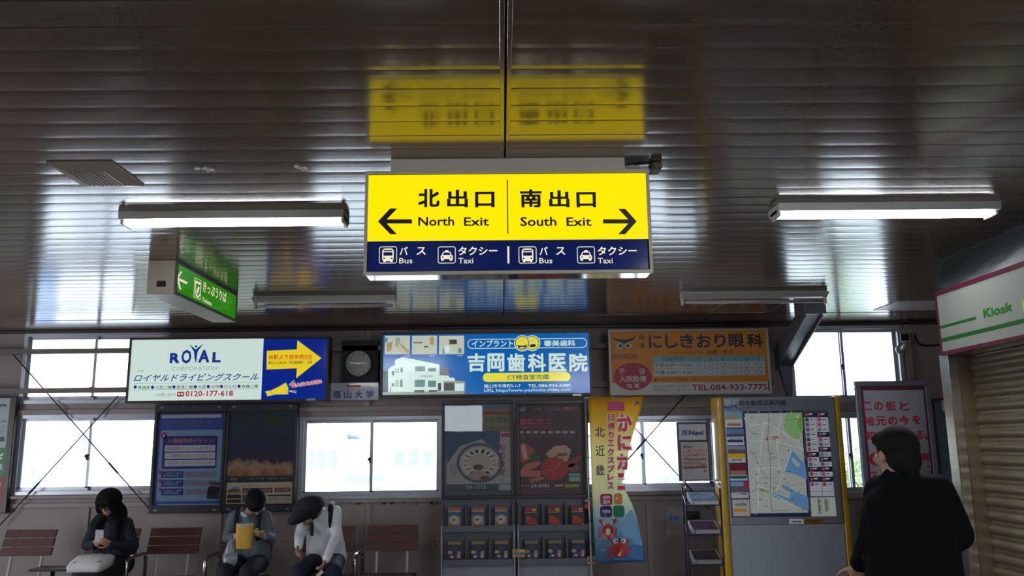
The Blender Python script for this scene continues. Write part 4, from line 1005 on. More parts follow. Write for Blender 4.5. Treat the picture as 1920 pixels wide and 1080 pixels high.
# brochures standing on the shelves: one of each kind, then copies
def brochure(xc, z, kind, label, wd=.105, ht=.145):
    e = empty('brochure', (xc, Yr, z), label, 'brochure', None)
    y0 = Yr-.028
    bm = bmesh.new()
    for k in range(4): box(bm, xc-wd/2+.001*k, xc+wd/2-.001*k, y0+k*.006, y0+k*.006+.005, z+.001, z+ht-.002*k)
    obj('pages', bm, mat('page_edge', (170, 168, 164), .7), e)
    A = Art(e, 'Y', y0, (0, 0), 1, name='cover')
    def rr(u0, u1, v0, v1, m, lay):
        A._add([(xc-wd/2+wd*u0, z+.001+ht*v0), (xc-wd/2+wd*u1, z+.001+ht*v0), (xc-wd/2+wd*u1, z+.001+ht*v1), (xc-wd/2+wd*u0, z+.001+ht*v1)], [(0, 1, 2, 3)], m, lay, 'cover')
    def el(u, v, ru, rv, m, lay, n=16):
        A._add([(xc-wd/2+wd*(u+ru*math.cos(2*PI*k/n)), z+ht*(v+rv*math.sin(2*PI*k/n))) for k in range(n)], [range(n)], m, lay, 'cover')
    if kind == 'fish':
        rr(0, 1, 0, 1, ink((120, 116, 116)), 0); rr(0, 1, .78, 1, ink((150, 84, 70)), 1); rr(.1, .95, .78, .83, ink((170, 160, 110)), 2); rr(0, 1, .54, .75, ink((40, 84, 120)), 1)
        el(.5, .36, .36, .24, ink((176, 158, 148)), 2); el(.45, .36, .12, .05, ink((70, 54, 54)), 3); rr(0, .2, .08, .24, ink((150, 96, 50)), 3); rr(0, .75, 0, .07, ink((50, 46, 40)), 3)
    elif kind == 'crab':
        rr(0, 1, 0, 1, ink((56, 34, 42)), 0); rr(0, 1, .93, 1, ink((110, 30, 50)), 1); rr(.05, .55, .74, .9, ink((140, 44, 66)), 1); rr(.6, .92, .74, .9, ink((196, 136, 70)), 1); rr(0, 1, .68, .71, ink((160, 150, 140)), 1)
        el(.5, .25, .42, .18, ink((170, 40, 40)), 1); el(.3, .42, .2, .1, ink((140, 80, 60)), 2); rr(.85, 1, 0, .1, ink((180, 170, 160)), 2)
    else:
        rr(0, 1, 0, 1, ink((34, 38, 60)), 0); rr(0, 1, .8, .95, ink((130, 110, 64)), 1); rr(0, 1, .95, 1, ink((50, 64, 120) if kind == 'blue' else (100, 84, 56)), 1); el(.5, .6, .3, .12, ink((28, 60, 100)), 1)
        el(.15, .42, .2, .09, ink((180, 140, 96)), 1); el(.85, .4, .16, .08, ink((170, 120, 90)), 1); rr(0, 1, 0, .1, ink((46, 26, 26)), 1); rr(.05, .6, .1, .3, ink((50, 60, 96)), 2); el(.3, .2, .1, .06, ink((190, 190, 200)), 3); rr(.7, .95, .12, .32, ink((176, 150, 150)), 2)
    A.done()
    return e
def place_row(xa, xb_, z, kind, base, grp):
    cell = (xb_-xa-.04)/3
    first = brochure(xa+.02+cell*.5, z, kind, base % 'left', min(.118, cell*.84), .175); first['group'] = grp
    for k, w_ in ((1, 'middle'), (2, 'right')): copy_thing(first, (cell*k, 0, 0), base % w_)
place_row(xa1, xb1, rw1[0], 'fish', 'stack of pale fish dish brochures in the upper %s slot of the left rack', 'brochures in the racks')
place_row(xa1, xb1, rw1[1], 'night', 'stack of dark night view brochures in the lower %s slot of the left rack', 'brochures in the racks')
place_row(xa2, xb2, rw2[0], 'crab', 'stack of red crab brochures in the upper %s slot of the right rack', 'brochures in the racks')
place_row(xa2, xb2, rw2[1], 'blue', 'stack of dark blue-topped brochures in the lower %s slot of the right rack', 'brochures in the racks')
# small tags clipped to rack posts
def clip_tag(px0, py0, px1, py1, label, cols):
    Y = Yr-.055
    x0, x1, z0, z1 = RY(px0, py0, px1, py1, Y)
    e = empty('price_tag', ((x0+x1)/2, Y, z0), label, 'tag')
    obj('card', bev(B((x0, x1, Y, Y+.004, z0, z1), ((x0+x1)/2-.006, (x0+x1)/2+.006, Y+.004, Y+.033, z0+.02, z1-.02)), .001, 1), ink(cols[0]), e)
    A = Art(e, 'Y', Y, (0, 0), 1); h = py1-py0
    A.rect(px0+1, py0+h*.38, px1-1, py0+h*.68, ink(cols[1]), 1, nm='band'); A.rect(px0+2, py0+h*.1, px0+(px1-px0)*.5, py0+h*.32, ink(cols[2]), 1, nm='band'); A.rect(px0+4, py0+h*.75, px1-3, py0+h*.92, ink(cols[2]), 1, nm='band')
    A.done()
clip_tag(961, 1030, 984, 1045, 'small yellow tag clipped between the two brochure racks', ((190, 170, 70), (60, 110, 150), (180, 90, 60)))
clip_tag(1102, 1043, 1124, 1058, 'small yellow tag clipped at the foot of the yellow banner', ((190, 170, 70), (60, 110, 150), (180, 90, 60)))
# little figure charm on right rack post
p = PY(1104, 943, Yr-.05)
e = empty('paper_charm', p, 'small red and brown paper charm on the right rack post', 'charm')
bm = bmesh.new(); bmesh.ops.create_uvsphere(bm, u_segments=14, v_segments=8, radius=.04, matrix=Matrix.Translation(p+Vector((0, .01, .02))) @ Matrix.Diagonal((1, .4, .7, 1))); obj('head', bm, ink((130, 96, 80)), e, True)
bm = bmesh.new(); bmesh.ops.create_uvsphere(bm, u_segments=14, v_segments=8, radius=.042, matrix=Matrix.Translation(p+Vector((0, .01, -.03))) @ Matrix.Diagonal((1, .4, .75, 1))); obj('body', bm, ink((180, 66, 44)), e, True)
bm = bmesh.new()
for s_ in (-1, 1): bmesh.ops.create_uvsphere(bm, u_segments=8, v_segments=6, radius=.008, matrix=Matrix.Translation(p+Vector((s_*.016, -.008, .022))))
obj('eyes', bm, ink((225, 225, 225)), e, True)

# ================================================================== BANNER
Yb = 7.9
bn = empty('hanging_banner', (PY(1150, 900, Yb).x, Yb, PY(1150, 1055, Yb).z), 'yellow and pale blue cloth banner with red vertical lettering and two crabs', 'banner')
mb = bpy.data.materials.new('banner_cloth'); mb.use_nodes = True; nt = mb.node_tree; bb = nt.nodes['Principled BSDF']; bb.inputs['Roughness'].default_value = .8
t = nt.nodes.new('ShaderNodeTexCoord'); sz = nt.nodes.new('ShaderNodeSeparateXYZ'); mr = nt.nodes.new('ShaderNodeMapRange'); mr.inputs[1].default_value = PY(1150, 1058, Yb).z; mr.inputs[2].default_value = PY(1150, 745, Yb).z
r1 = nt.nodes.new('ShaderNodeValToRGB'); cr_ = r1.color_ramp; cr_.elements[0].position = 0; cr_.elements[0].color = col(96, 150, 196); cr_.elements[1].position = 1; cr_.elements[1].color = col(236, 178, 40)
for p_, c_ in ((.22, (160, 196, 210)), (.4, (228, 228, 190)), (.7, (250, 236, 170)), (.88, (246, 204, 80))):
    el = cr_.elements.new(p_); el.color = col(*c_)
nt.links.new(t.outputs['Object'], sz.inputs[0]); nt.links.new(sz.outputs['Z'], mr.inputs[0]); nt.links.new(mr.outputs[0], r1.inputs[0]); nt.links.new(r1.outputs[0], bb.inputs['Base Color'])
# some light comes through the thin cloth
tr = nt.nodes.new('ShaderNodeBsdfTranslucent'); mxs = nt.nodes.new('ShaderNodeMixShader'); mxs.inputs[0].default_value = .35
nt.links.new(r1.outputs[0], tr.inputs[0]); nt.links.new(bb.outputs[0], mxs.inputs[1]); nt.links.new(tr.outputs[0], mxs.inputs[2]); nt.links.new(mxs.outputs[0], nt.nodes['Material Output'].inputs[0])
edges = [(744, 1104, 1206), (765, 1104, 1202), (790, 1105, 1194), (820, 1106, 1185), (850, 1107, 1178), (880, 1108, 1172), (905, 1109, 1168), (925, 1110, 1176), (945, 1111, 1186), (970, 1112, 1194), (1000, 1113, 1201), (1030, 1115, 1206), (1047, 1116, 1208), (1056, 1119, 1211)]
xL0 = PY(1104, 750, Yb).x
def bbend(u, v): return .018*math.sin((u-xL0)*14+.6)+.012*math.sin(v*5)
bm = bmesh.new(); rows = []
for y, l, r_ in edges:
    row = []
    for k in range(15):
        px = l+(r_-l)*k/14; yy = y + (0 if y < 1040 else -4*(k/14)**2)
        p = PY(px, yy, Yb); row.append(bm.verts.new((p.x, Yb-bbend(p.x, p.z), p.z)))
    rows.append(row)
for a_, b_ in zip(rows, rows[1:]):
    for k in range(14): bm.faces.new((a_[k], a_[k+1], b_[k+1], b_[k]))
bmesh.ops.solidify(bm, geom=bm.faces[:], thickness=.0012)
obj('cloth', bm, mb, bn, True)
# curled-over right edge strip behind the fold
A = Art(bn, 'Y', Yb, (1090, 740), 6.35, bend=lambda u, v: bbend(u, v)+.0012)
RS = ink((240, 60, 84)); PK = ink((232, 60, 104)); WB = ink((250, 250, 244)); NB = ink((44, 52, 92))
def vtext(chars, boxes, m, bold, lay=2, halo=None):
    for s_, q in zip(chars, boxes):
        if halo: A.text(s_, q[0]-9, q[1]-9, q[2]+9, q[3]+9, halo, lay-1, bold+.11)
        A.text(s_, *q, m, lay, bold)
vtext('日帰りエクスプレス', [(318, 232, 392, 305), (314, 335, 400, 415), (325, 442, 385, 520), (312, 540, 388, 610), (310, 640, 386, 728), (308, 748, 390, 818), (308, 838, 392, 925), (310, 945, 385, 1015), (306, 1045, 385, 1125)], PK, .03, 3, WB)
vtext('かに', [(430, 230, 600, 440), (430, 475, 596, 665)], RS, .05, 3, WB)
vtext('カニ', [(425, 705, 548, 895), (432, 935, 520, 1140)], RS, .05, 3, WB)
vtext('北近畿', [(158, 385, 275, 505), (166, 603, 272, 730), (172, 832, 272, 962)], NB, .01, 2)
A.rect(310, 80, 515, 188, ink((216, 60, 120)), 1, .1, nm='label_print'); A.text('駅おすすめ', 325, 92, 500, 118, WB, 2); A.text('駅プラン', 325, 125, 505, 182, WB, 2, .03)
A.text('JR', 632, 78, 690, 128, ink((24, 84, 160)), 2, .05)
b = A.sub((1090, 900), 6)
b.rect(210, 155, 350, 282, ink((190, 30, 100)), 1, .25, nm='label_print'); b.text('城崎', 240, 175, 325, 215, WB, 2, .02); b.text('温泉', 240, 222, 325, 264, WB, 2, .02)
b.rect(370, 150, 468, 278, ink((220, 150, 50)), 1, .25, nm='label_print'); b.text('香住', 385, 190, 455, 235, WB, 2, .02)
b.rect(210, 292, 346, 422, ink((36, 30, 120)), 1, .25, nm='label_print'); b.text('竹野浜', 232, 335, 328, 375, WB, 2, .02)
b.rect(362, 288, 490, 422, ink((0, 130, 100)), 1, .25, nm='label_print'); b.text('津', 405, 320, 455, 365, WB, 2, .02)
W1b, W2b = ink((60, 120, 180)), ink((120, 170, 214))
b.poly([(570, 330), (600, 430), (640, 540), (690, 740), (560, 720), (600, 690), (480, 640), (450, 560), (470, 460), (510, 390)], W2b, 1, nm='wave_print')
for q in ((540, 470, 40), (500, 540, 34), (590, 560, 44), (560, 640, 50), (640, 650, 40), (480, 610, 26)): b.ring(q[0], q[1], q[2]*.6, q[2]*.78, W1b, 2, 18, nm='wave_print')
b.poly([(145, 640), (190, 690), (300, 800), (360, 900), (700, 900), (690, 740), (560, 715), (520, 860), (400, 880), (230, 800)], W1b, 1, nm='wave_print')
for k in range(14): b.disc(170+random.random()*150, 660+random.random()*120, 7, ink((200, 214, 220)), 2, 6, 8, nm='wave_print')
def crab_print(b, x, y, rx, ry, hat, lay=4):
    rd = ink((186, 24, 36))
    for s_ in (-1, 1):
        for k in range(4):
            yy = y-ry*.3+k*ry*.42
            b.line([(x+s_*rx*.7, yy), (x+s_*rx*1.35, yy-ry*.12), (x+s_*rx*1.6, yy+ry*.25)], rx*.16, rd, lay, nm='crab_print')
        b.line([(x+s_*rx*.6, y-ry*.5), (x+s_*rx*1.2, y-ry*1.3)], rx*.18, rd, lay, nm='crab_print')
        b.poly([(x+s_*rx*1.0, y-ry*1.25), (x+s_*rx*.85, y-ry*1.9), (x+s_*rx*1.15, y-ry*1.6), (x+s_*rx*1.35, y-ry*2.05), (x+s_*rx*1.6, y-ry*1.55), (x+s_*rx*1.3, y-ry*1.15)], rd, lay, nm='crab_print')
    b.disc(x, y, rx, rd, lay+1, ry, nm='crab_print'); b.disc(x+rx*.05, y+ry*.25, rx*.42, ink((232, 226, 190)), lay+2, ry*.6, nm='crab_print')
    for s_ in (-1, 1): b.disc(x+s_*rx*.5, y-ry*1.1, rx*.3, ink((236, 236, 236)), lay+2, nm='crab_print'); b.disc(x+s_*rx*.42, y-ry*1.08, rx*.13, ink((20, 20, 24)), lay+3, nm='crab_print')
    b.poly([(x-rx*.3, y-ry*1.0), (x, y-ry*1.5), (x+rx*.3, y-ry*1.0)], ink(hat), lay+2, nm='crab_print')
crab_print(b, 298, 565, 66, 68, (190, 170, 70)); crab_print(b, 432, 785, 90, 88, (50, 40, 130))
b.rect(230, 605, 365, 655, ink((220, 110, 150)), 7, .3, nm='crab_print')
b.text('※くわしくはパンフレットをご覧ください。', 205, 893, 685, 935, ink((30, 34, 46)), 3)
A.done()
# pole
bm = bmesh.new(); tube(bm, [PY(1097.5, 744, Yb+.03), PY(1103, 900, Yb+.03), PY(1110, 1075, Yb+.03), Vector((PY(1112, 1075, Yb+.03).x+.02, Yb+.03, .06))], .009, 10)
obj('pole', bm, mat('banner_pole', (150, 156, 164), .3, .3), bn, True)
bm = bmesh.new(); tube(bm, [PY(1096, 746, Yb+.02), PY(1208, 744.5, Yb+.02)], .006, 8); obj('cross_bar', bm, mat('banner_pole', (150, 156, 164), .3, .3), bn, True)
for py in (778, 818, 858, 898, 938, 978, 1018):
    a_ = PY(1100+(py-770)*.035, py, Yb); bm = bmesh.new(); tube(bm, [a_+Vector((-.015, .03, 0)), a_+Vector((.03, .0, 0)), a_+Vector((.03, .02, -.004))], .004, 6); obj('loop', bm, M_BLACK, bn)
zz = .0
bx = PY(1112, 1075, Yb+.03).x+.02
obj('base', bev(B((bx-.012, bx+.25, Yb-.13, Yb+.15, 0, .07)), .02, 3), mat('banner_base', (70, 74, 84), .5), bn)

# ================================================================== LEAFLET STAND
Yn = 7.85
M_WIRE = mat('navy_wire', (30, 34, 62), .4, .3)
xl, xr = PY(1284, 1000, Yn).x, PY(1356, 1000, Yn).x
ls = empty('leaflet_stand', ((xl+xr)/2, Yn+.12, 0), 'dark wire leaflet stand with a framed notice on top, left of the map board', 'stand')
x0, x1, z0, z1 = RY(1271, 791, 1330, 902, Yn+.1)
obj('header_frame', bev(B((x0, x1, Yn+.1, Yn+.125, z0, z1)), .004, 1), mat('navy_frame', (40, 38, 60), .4), ls)
A = Art(ls, 'Y', Yn+.1, (1240, 780), 3.6)
gl = ink((190, 196, 206))
A.rect(118, 55, 300, 162, gl, 0, nm='header_face#'); A.rect(136, 177, 318, 435, ink((176, 172, 176)), 0, nm='notice_sheet#')
A.text('西', 138, 96, 176, 130, ink((44, 62, 120)), 1, .03); A.text('Navi', 184, 96, 284, 130, ink((44, 62, 120)), 1, .05); A.line([(150, 85), (180, 78), (215, 86), (262, 80)], 3, gl, 1)
A.text('西Navi', 146, 198, 214, 218, ink((60, 60, 80)), 1, .02)
for y, c_ in ((235, (196, 150, 130)), (262, (180, 140, 150)), (290, (150, 120, 120)), (322, (170, 130, 120)), (345, (120, 90, 96))):
    for k in range(4): A.disc(165+k*40, y+random.randint(-4, 4), 24, ink(c_), 1, 11, 12, nm='notice_print')
A.disc(230, 265, 16, ink((110, 140, 80)), 2, 8, nm='notice_print'); A.disc(296, 370, 9, ink((190, 60, 60)), 2, nm='notice_print'); A.rect(170, 385, 215, 410, ink((150, 170, 180)), 1, nm='notice_print'); A.rect(235, 385, 285, 410, ink((160, 176, 186)), 1, nm='notice_print')
A.done()
for yy, dx in ((Yn-.12, -.02), (Yn+.1, 0)):
    for xx in (xl+.02, xr-.02):
        bm = bmesh.new(); tube(bm, [(xx+dx, yy, 0.0), (xx+dx, yy, PY(1300, 912, Yn).z-(.02 if yy < Yn else 0))], .007, 8); obj('leg', bm, M_WIRE, ls, True)
z = PY(1300, 906, Yn).z
bm = bmesh.new()
zz = PY(1300, 912, Yn).z-.02
for xx in (xl, xr-.02-.0): pass
tube(bm, [(xl, Yn-.12, zz), (xl+.01, Yn-.08, z+.02), (xl+.02, Yn+.1, z+.02), (xr-.02, Yn+.1, z+.02), (xr-.03, Yn-.08, z+.02), (xr-.04, Yn-.12, zz)], .007, 8); obj('top_rail', bm, M_CHROME, ls, True)
trays = [(948, 'topmost tray'), (1003, 'second tray'), (1060, 'third tray'), (1120, 'fourth tray')]
shx = 0
for k, (py, nm_) in enumerate(trays):
    zt = PY(1300, py, Yn-.12).z
    bm = bmesh.new()
    tube(bm, [(xl, Yn-.12, zt), (xr-.03, Yn-.12, zt), (xr-.02, Yn+.09, zt+.075), (xl+.02, Yn+.09, zt+.075), (xl, Yn-.12, zt)], .0055, 6)
    for q in range(1, 5): tube(bm, [(xl+(xr-xl)*q/5, Yn-.12, zt), (xl+(xr-xl)*q/5, Yn+.09, zt+.075)], .003, 5)
    tube(bm, [(xl+.07, Yn-.12, zt), (xl+.07, Yn-.125, zt+.05), (xr-.05, Yn-.125, zt+.05), (xr-.05, Yn-.12, zt)], .003, 5)
    obj('tray', bm, M_WIRE, ls)
    cols = [((224, 230, 240), (150, 180, 224)), ((186, 186, 200), (84, 60, 80)), ((170, 166, 170), (66, 54, 58)), ((170, 170, 176), (90, 90, 110))][k]  # sheet and cover colour for each tray, the topmost cover pale blue
    e = empty('leaflet_stack', ((xl+xr)/2, Yn, zt+.01), ['white leaflets with a blue sheen lying on the topmost tray of the wire stand', 'leaflets with a dark plum photo on the second tray of the wire stand', 'leaflets with a dark brown photo on the third tray of the wire stand', 'leaflets on the lowest tray of the wire stand'][k], 'leaflets', 'leaflets on the wire stand')
    bm = bmesh.new()
    for q in range(6):
        o_ = random.uniform(-.006, .006); zz = zt+.008+q*.005
        prism(bm, [(xl+.045+o_, Yn-.105+q*.002, zz), (xr-.05+o_, Yn-.105+q*.002, zz), (xr-.05+o_, Yn+.085, zz+.0685), (xl+.045+o_, Yn+.085, zz+.0685)], (0, 0, .0035))
    obj('sheets', bm, ink(cols[0]), e)
    bm = bmesh.new(); zz = zt+.008+6*.005
    prism(bm, [(xl+.06, Yn-.085, zz+.007), (xr-.065, Yn-.085, zz+.007), (xr-.065, Yn+.07, zz+.063), (xl+.06, Yn+.07, zz+.063)], (0, 0, .0035))
    obj('cover_photo', bm, mat('leaflet_photo_%d' % (k+1), cols[1], .9, spec=.1, var=.3, scale=20), e)

# ================================================================== MAP BOARD
Ym = 7.7
xa, xb_ = PY(1369, 1000, Ym).x, PY(1585, 1000, Ym).x
ztop = PY(1460, 744, Ym).z
mp_ = empty('map_board', ((xa+xb_)/2, Ym+.1, 0), 'tall grey station area map board with yellow side edges and JR lettering', 'map board')
M_MB = mat('board_grey', (168, 178, 190), .4, var=.03); M_YE = mat('yellow_edge', (214, 164, 20), .3, coat=.6)
obj('body', bev(B((xa+.003, xb_-.003, Ym, Ym+.22, .02, ztop-.002)), .005, 1), M_MB, mp_)
for a_, b_ in ((xa-.058, xa), (xb_, xb_+.052)):
    bm = bmesh.new(); box(bm, a_, b_, Ym-.01, Ym+.22, 0, ztop+.004); bev(bm, .018, 4); obj('side_post', bm, M_YE, mp_, True)
obj('seam', B((xa+.004, xb_-.004, Ym-.0015, Ym+.001, PY(1470, 983, Ym).z-.002, PY(1470, 983, Ym).z+.002)), M_BLACK, mp_)
A = Art(mp_, 'Y', Ym, (0, 0), 1)
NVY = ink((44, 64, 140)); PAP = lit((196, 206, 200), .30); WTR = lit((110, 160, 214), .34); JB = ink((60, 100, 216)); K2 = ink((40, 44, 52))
A.line([(1372, 752.6), (1371.2, 762.5), (1369.5, 764.6), (1359.5, 764.6)], 2.7, JB, 1, nm='lettering'); A.line([(1359.3, 765.8), (1358.3, 759.8)], 2.7, JB, 1, nm='lettering')
A.line([(1371.5, 753.2), (1380.5, 753.2), (1382, 754.6), (1381.5, 758.2), (1374.5, 759.4)], 2.5, JB, 1, nm='lettering'); A.line([(1375.8, 758.5), (1382.5, 765.8)], 2.7, JB, 1, nm='lettering'); A.text('松永駅周辺案内図', 1385.5, 750.6, 1473.5, 760.6, K2, 1, .025); A.text('MATSUNAGA Station Area Map', 1386, 763, 1449, 766.3, K2, 1)
A.rect(1366, 770.5, 1511.5, 969.5, NVY, 0, nm='map_border')
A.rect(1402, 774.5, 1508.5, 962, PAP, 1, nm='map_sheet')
# map drawing
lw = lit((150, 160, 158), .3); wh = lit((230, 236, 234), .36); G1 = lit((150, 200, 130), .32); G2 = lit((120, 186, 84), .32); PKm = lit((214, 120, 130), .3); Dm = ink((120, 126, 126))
a = A.sub((1470, 740), 6.75)
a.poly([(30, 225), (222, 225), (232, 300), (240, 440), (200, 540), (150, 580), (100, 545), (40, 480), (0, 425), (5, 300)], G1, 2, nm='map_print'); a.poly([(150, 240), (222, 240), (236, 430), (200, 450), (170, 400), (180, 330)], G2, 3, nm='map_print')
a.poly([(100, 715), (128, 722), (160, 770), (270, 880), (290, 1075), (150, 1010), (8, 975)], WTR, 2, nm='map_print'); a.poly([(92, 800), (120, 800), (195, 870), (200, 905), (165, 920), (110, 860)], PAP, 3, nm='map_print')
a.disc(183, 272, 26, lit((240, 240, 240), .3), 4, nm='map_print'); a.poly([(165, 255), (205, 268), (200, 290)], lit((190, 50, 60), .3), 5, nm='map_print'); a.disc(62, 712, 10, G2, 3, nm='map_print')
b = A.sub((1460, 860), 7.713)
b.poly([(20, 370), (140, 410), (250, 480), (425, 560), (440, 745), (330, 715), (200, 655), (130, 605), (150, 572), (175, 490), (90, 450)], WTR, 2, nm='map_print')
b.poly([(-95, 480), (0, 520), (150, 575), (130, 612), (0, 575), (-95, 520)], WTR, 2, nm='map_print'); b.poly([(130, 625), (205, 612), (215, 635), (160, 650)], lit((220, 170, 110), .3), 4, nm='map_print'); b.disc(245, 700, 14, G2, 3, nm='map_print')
A.line([(1441.5, 775), (1440.8, 795), (1439.2, 825), (1441, 842), (1444.6, 862), (1444.5, 912), (1446, 950), (1448, 961)], .8, Dm, 3, nm='map_print')
A.line([(1444, 792), (1461, 801), (1467, 818), (1478, 828)], .8, lit((160, 180, 200), .3), 3, nm='map_print'); A.line([(1407, 843), (1416, 855), (1420, 865), (1426, 880), (1436, 893), (1450, 903), (1462, 909)], 1.1, lit((150, 170, 200), .3), 3, nm='map_print')
A.line([(1410, 922), (1417, 918), (1424, 917)], 1.3, lit((130, 160, 200), .3), 3, nm='map_print'); A.poly([(1424, 915.5), (1444, 920), (1444, 924), (1424, 919.5)], G2, 3, nm='map_print')
for p in ([(1484, 840), (1478, 862), (1466, 895), (1455, 922)], [(1432, 790), (1428, 830), (1424, 870), (1421, 900), (1422, 955)], [(1404, 798), (1440, 794), (1500, 830)], [(1406, 828), (1446, 826), (1508, 842)], [(1412, 880), (1450, 876), (1470, 880)], [(1414, 905), (1500, 955)], [(1465, 778), (1456, 830), (1462, 880)]): A.line(p, .9, wh, 3, nm='map_print')
A.line([(1483, 833), (1500, 845), (1511, 858)], .9, lit((150, 170, 200), .3), 3, nm='map_print')
for k in range(110):
    x, y = random.uniform(1406, 1503), random.uniform(778, 955); x += (y-870)*.06; w_ = random.uniform(2, 6.5)
    A.rect(x, y, x+w_, y+random.uniform(.7, 1.3), random.choice([Dm, Dm, lit((176, 182, 180), .3), PKm]), 4, nm='map_print')
for x, y, r_ in ((1459.5, 884.5, 2.2), (1413, 937.5, 1.4), (1503, 951, 1.4), (1451, 917, 2.2)): A.disc(x, y, r_, G2, 5, nm='map_print')
A.poly([(1434, 826), (1438, 819), (1442, 826)], lit((214, 90, 100), .3), 5, nm='map_print'); A.poly([(1447, 818), (1458, 818), (1461, 822), (1450, 823)], PKm, 5, nm='map_print')
A.line([(1451, 956), (1451, 957.5), (1478, 957.5), (1478, 956)], .6, Dm, 4, nm='map_print'); A.text('navita', 1503, 953.5, 1516, 956, K2, 6, .03)
for k, s_ in enumerate('ABCDE'): A.text(s_, 1401+k*20.5, 770.9, 1403.5+k*20.5, 773.5, wh, 1)
for k in range(8): A.text(str(k+1), 1395+k*3.0, 783+k*25.5, 1397+k*3.0, 786.2+k*25.5, wh, 1)
# advert cards on the left
cards = [((1359.5, 771.5, 1391.8, 801.5), [(0, 0, 1, .5, (130, 170, 190)), (.1, .3, .8, .5, (176, 160, 130)), (.1, .75, .9, .9, (214, 140, 110))]),
         ((1362.3, 804, 1394.5, 835), [(0, 0, 1, .45, (110, 140, 190)), (0, .3, 1, .48, (90, 90, 110)), (.05, .66, .95, .82, (50, 70, 140))]),
         ((1365.2, 836.5, 1397.5, 867.5), [(0, 0, 1, .3, (150, 150, 190)), (0, .2, 1, .45, (110, 96, 96)), (0, .45, 1, .72, (230, 190, 20))]),
         ((1368, 870, 1400.5, 901), [(0, 0, 1, .65, (120, 40, 50)), (.05, .4, .95, .68, (176, 130, 120)), (0, .72, 1, .88, (30, 120, 116))]),
         ((1370.8, 903, 1403, 934), [(0, 0, 1, .3, (130, 170, 214)), (0, .28, 1, .65, (112, 100, 110)), (.72, 0, 1, .4, (180, 60, 70))]),
         ((1373.5, 936.5, 1406, 968), [(0, 0, 1, 1, (216, 190, 120)), (.05, .05, .95, .95, (196, 196, 204)), (.05, .55, .8, .72, (210, 160, 50))])]
for k, ((p0, p1, p2, p3), bits) in enumerate(cards):
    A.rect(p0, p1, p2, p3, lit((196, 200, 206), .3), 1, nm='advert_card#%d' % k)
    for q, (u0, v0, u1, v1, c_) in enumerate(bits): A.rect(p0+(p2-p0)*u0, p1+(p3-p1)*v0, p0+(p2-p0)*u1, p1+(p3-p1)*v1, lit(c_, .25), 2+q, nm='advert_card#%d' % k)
for s_, q in (('アネシス', (1364, 793, 1389, 799)), ('みどりホテル', (1367, 820, 1393, 824)), ('福島外科病院', (1371, 860, 1391, 864.5)), ('松永名店街', (1371, 892.5, 1398, 896.5)), ('アーバン壱番館', (1374, 923.5, 1400, 928)), ('navita', (1379, 942.5, 1399, 948))): A.text(s_, *q, K2, 6, .02)
# list panel at the right
A.rect(1511.5, 768.5, 1560, 968.5, ink((150, 140, 150)), 0, nm='list_panel')
def cx_(col_, y): return 1507.2+(0, 22.6)[col_]+(y-770)*.083
def row(col_, cy0, kind):
    y = 740+cy0/6.75; x = cx_(col_, y); y2 = y+8.3
    if kind == 'h':
        A.rect(x, y, x+21.8, y2, NVY, 1, nm='list_header'); A.disc(x+4.5, y+4.3, 2.6, lit((214, 90, 100), .3), 2, nm='list_header'); A.rect(x+8, y+2, x+16, y+3.6, wh, 2, nm='list_header'); A.rect(x+8.5, y+4.6, x+14, y+5.6, lw, 2, nm='list_header')
    else:
        A.rect(x, y, x+21.8, y2+.6, lit((200, 204, 212), .32), 1, nm='list_entry')
        A.rect(x+1.5, y+1, x+8, y2-.5, lit(random.choice([(90, 110, 150), (80, 84, 96), (150, 90, 90), (110, 150, 170), (70, 140, 120), (190, 90, 150)]), .28), 2, nm='list_entry')
        A.rect(x+10, y+3.4, x+18+random.uniform(-2, 2), y+4.8, Dm, 2, nm='list_entry'); A.rect(x+11, y+5.8, x+15, y+6.5, lw, 2, nm='list_entry')
for cc_, heads in ((0, (225, 730, 913, 1042)), (1, (225, 475, 662, 787, 913, 1042))):
    y = 225
    while y < 1160:
        near = [h for h in heads if abs(h-y) < 31]
        row(cc_, near[0] if near else y, 'h' if near else 'e'); y = (near[0] if near else y)+62.5
for k in range(2):
    for q in range(2): xx = cx_(k, 912+q*9.5); A.rect(xx, 912+q*9.5, xx+21.8, 921+q*9.5, lit((196, 200, 214), .32), 1, nm='list_entry')
A.rect(1520.5, 932.5, 1567, 968, lit((196, 206, 196), .32), 1, nm='list_panel')
for k in range(26):
    for x_ in (1532, 1545):
        if k < (26 if x_ == 1532 else 22): A.rect(x_+k*.12, 935.5+k*1.1, x_+k*.12+random.uniform(3, 8), 936.2+k*1.1, Dm, 3, nm='list_entry')
A.rect(1480, 973.3, 1506.5, 982, lit((200, 200, 204), .3), 1, nm='strip_label'); A.text('navita', 1484, 975.5, 1503, 980, K2, 2, .04)
A.rect(1507.5, 973, 1571, 981.8, ink((196, 140, 50)), 1, nm='strip_label'); A.rect(1509, 974.5, 1536, 979.5, ink((176, 100, 40)), 2, nm='strip_label'); A.rect(1545, 972.5, 1570.5, 980.6, ink((180, 180, 184)), 2, nm='strip_label')
A.done()
obj('cover', B((xa+.02, xb_-.02, Ym-.014, Ym-.011, PY(1460, 984, Ym).z+.01, ztop-.02)), M_GLASS, mp_)

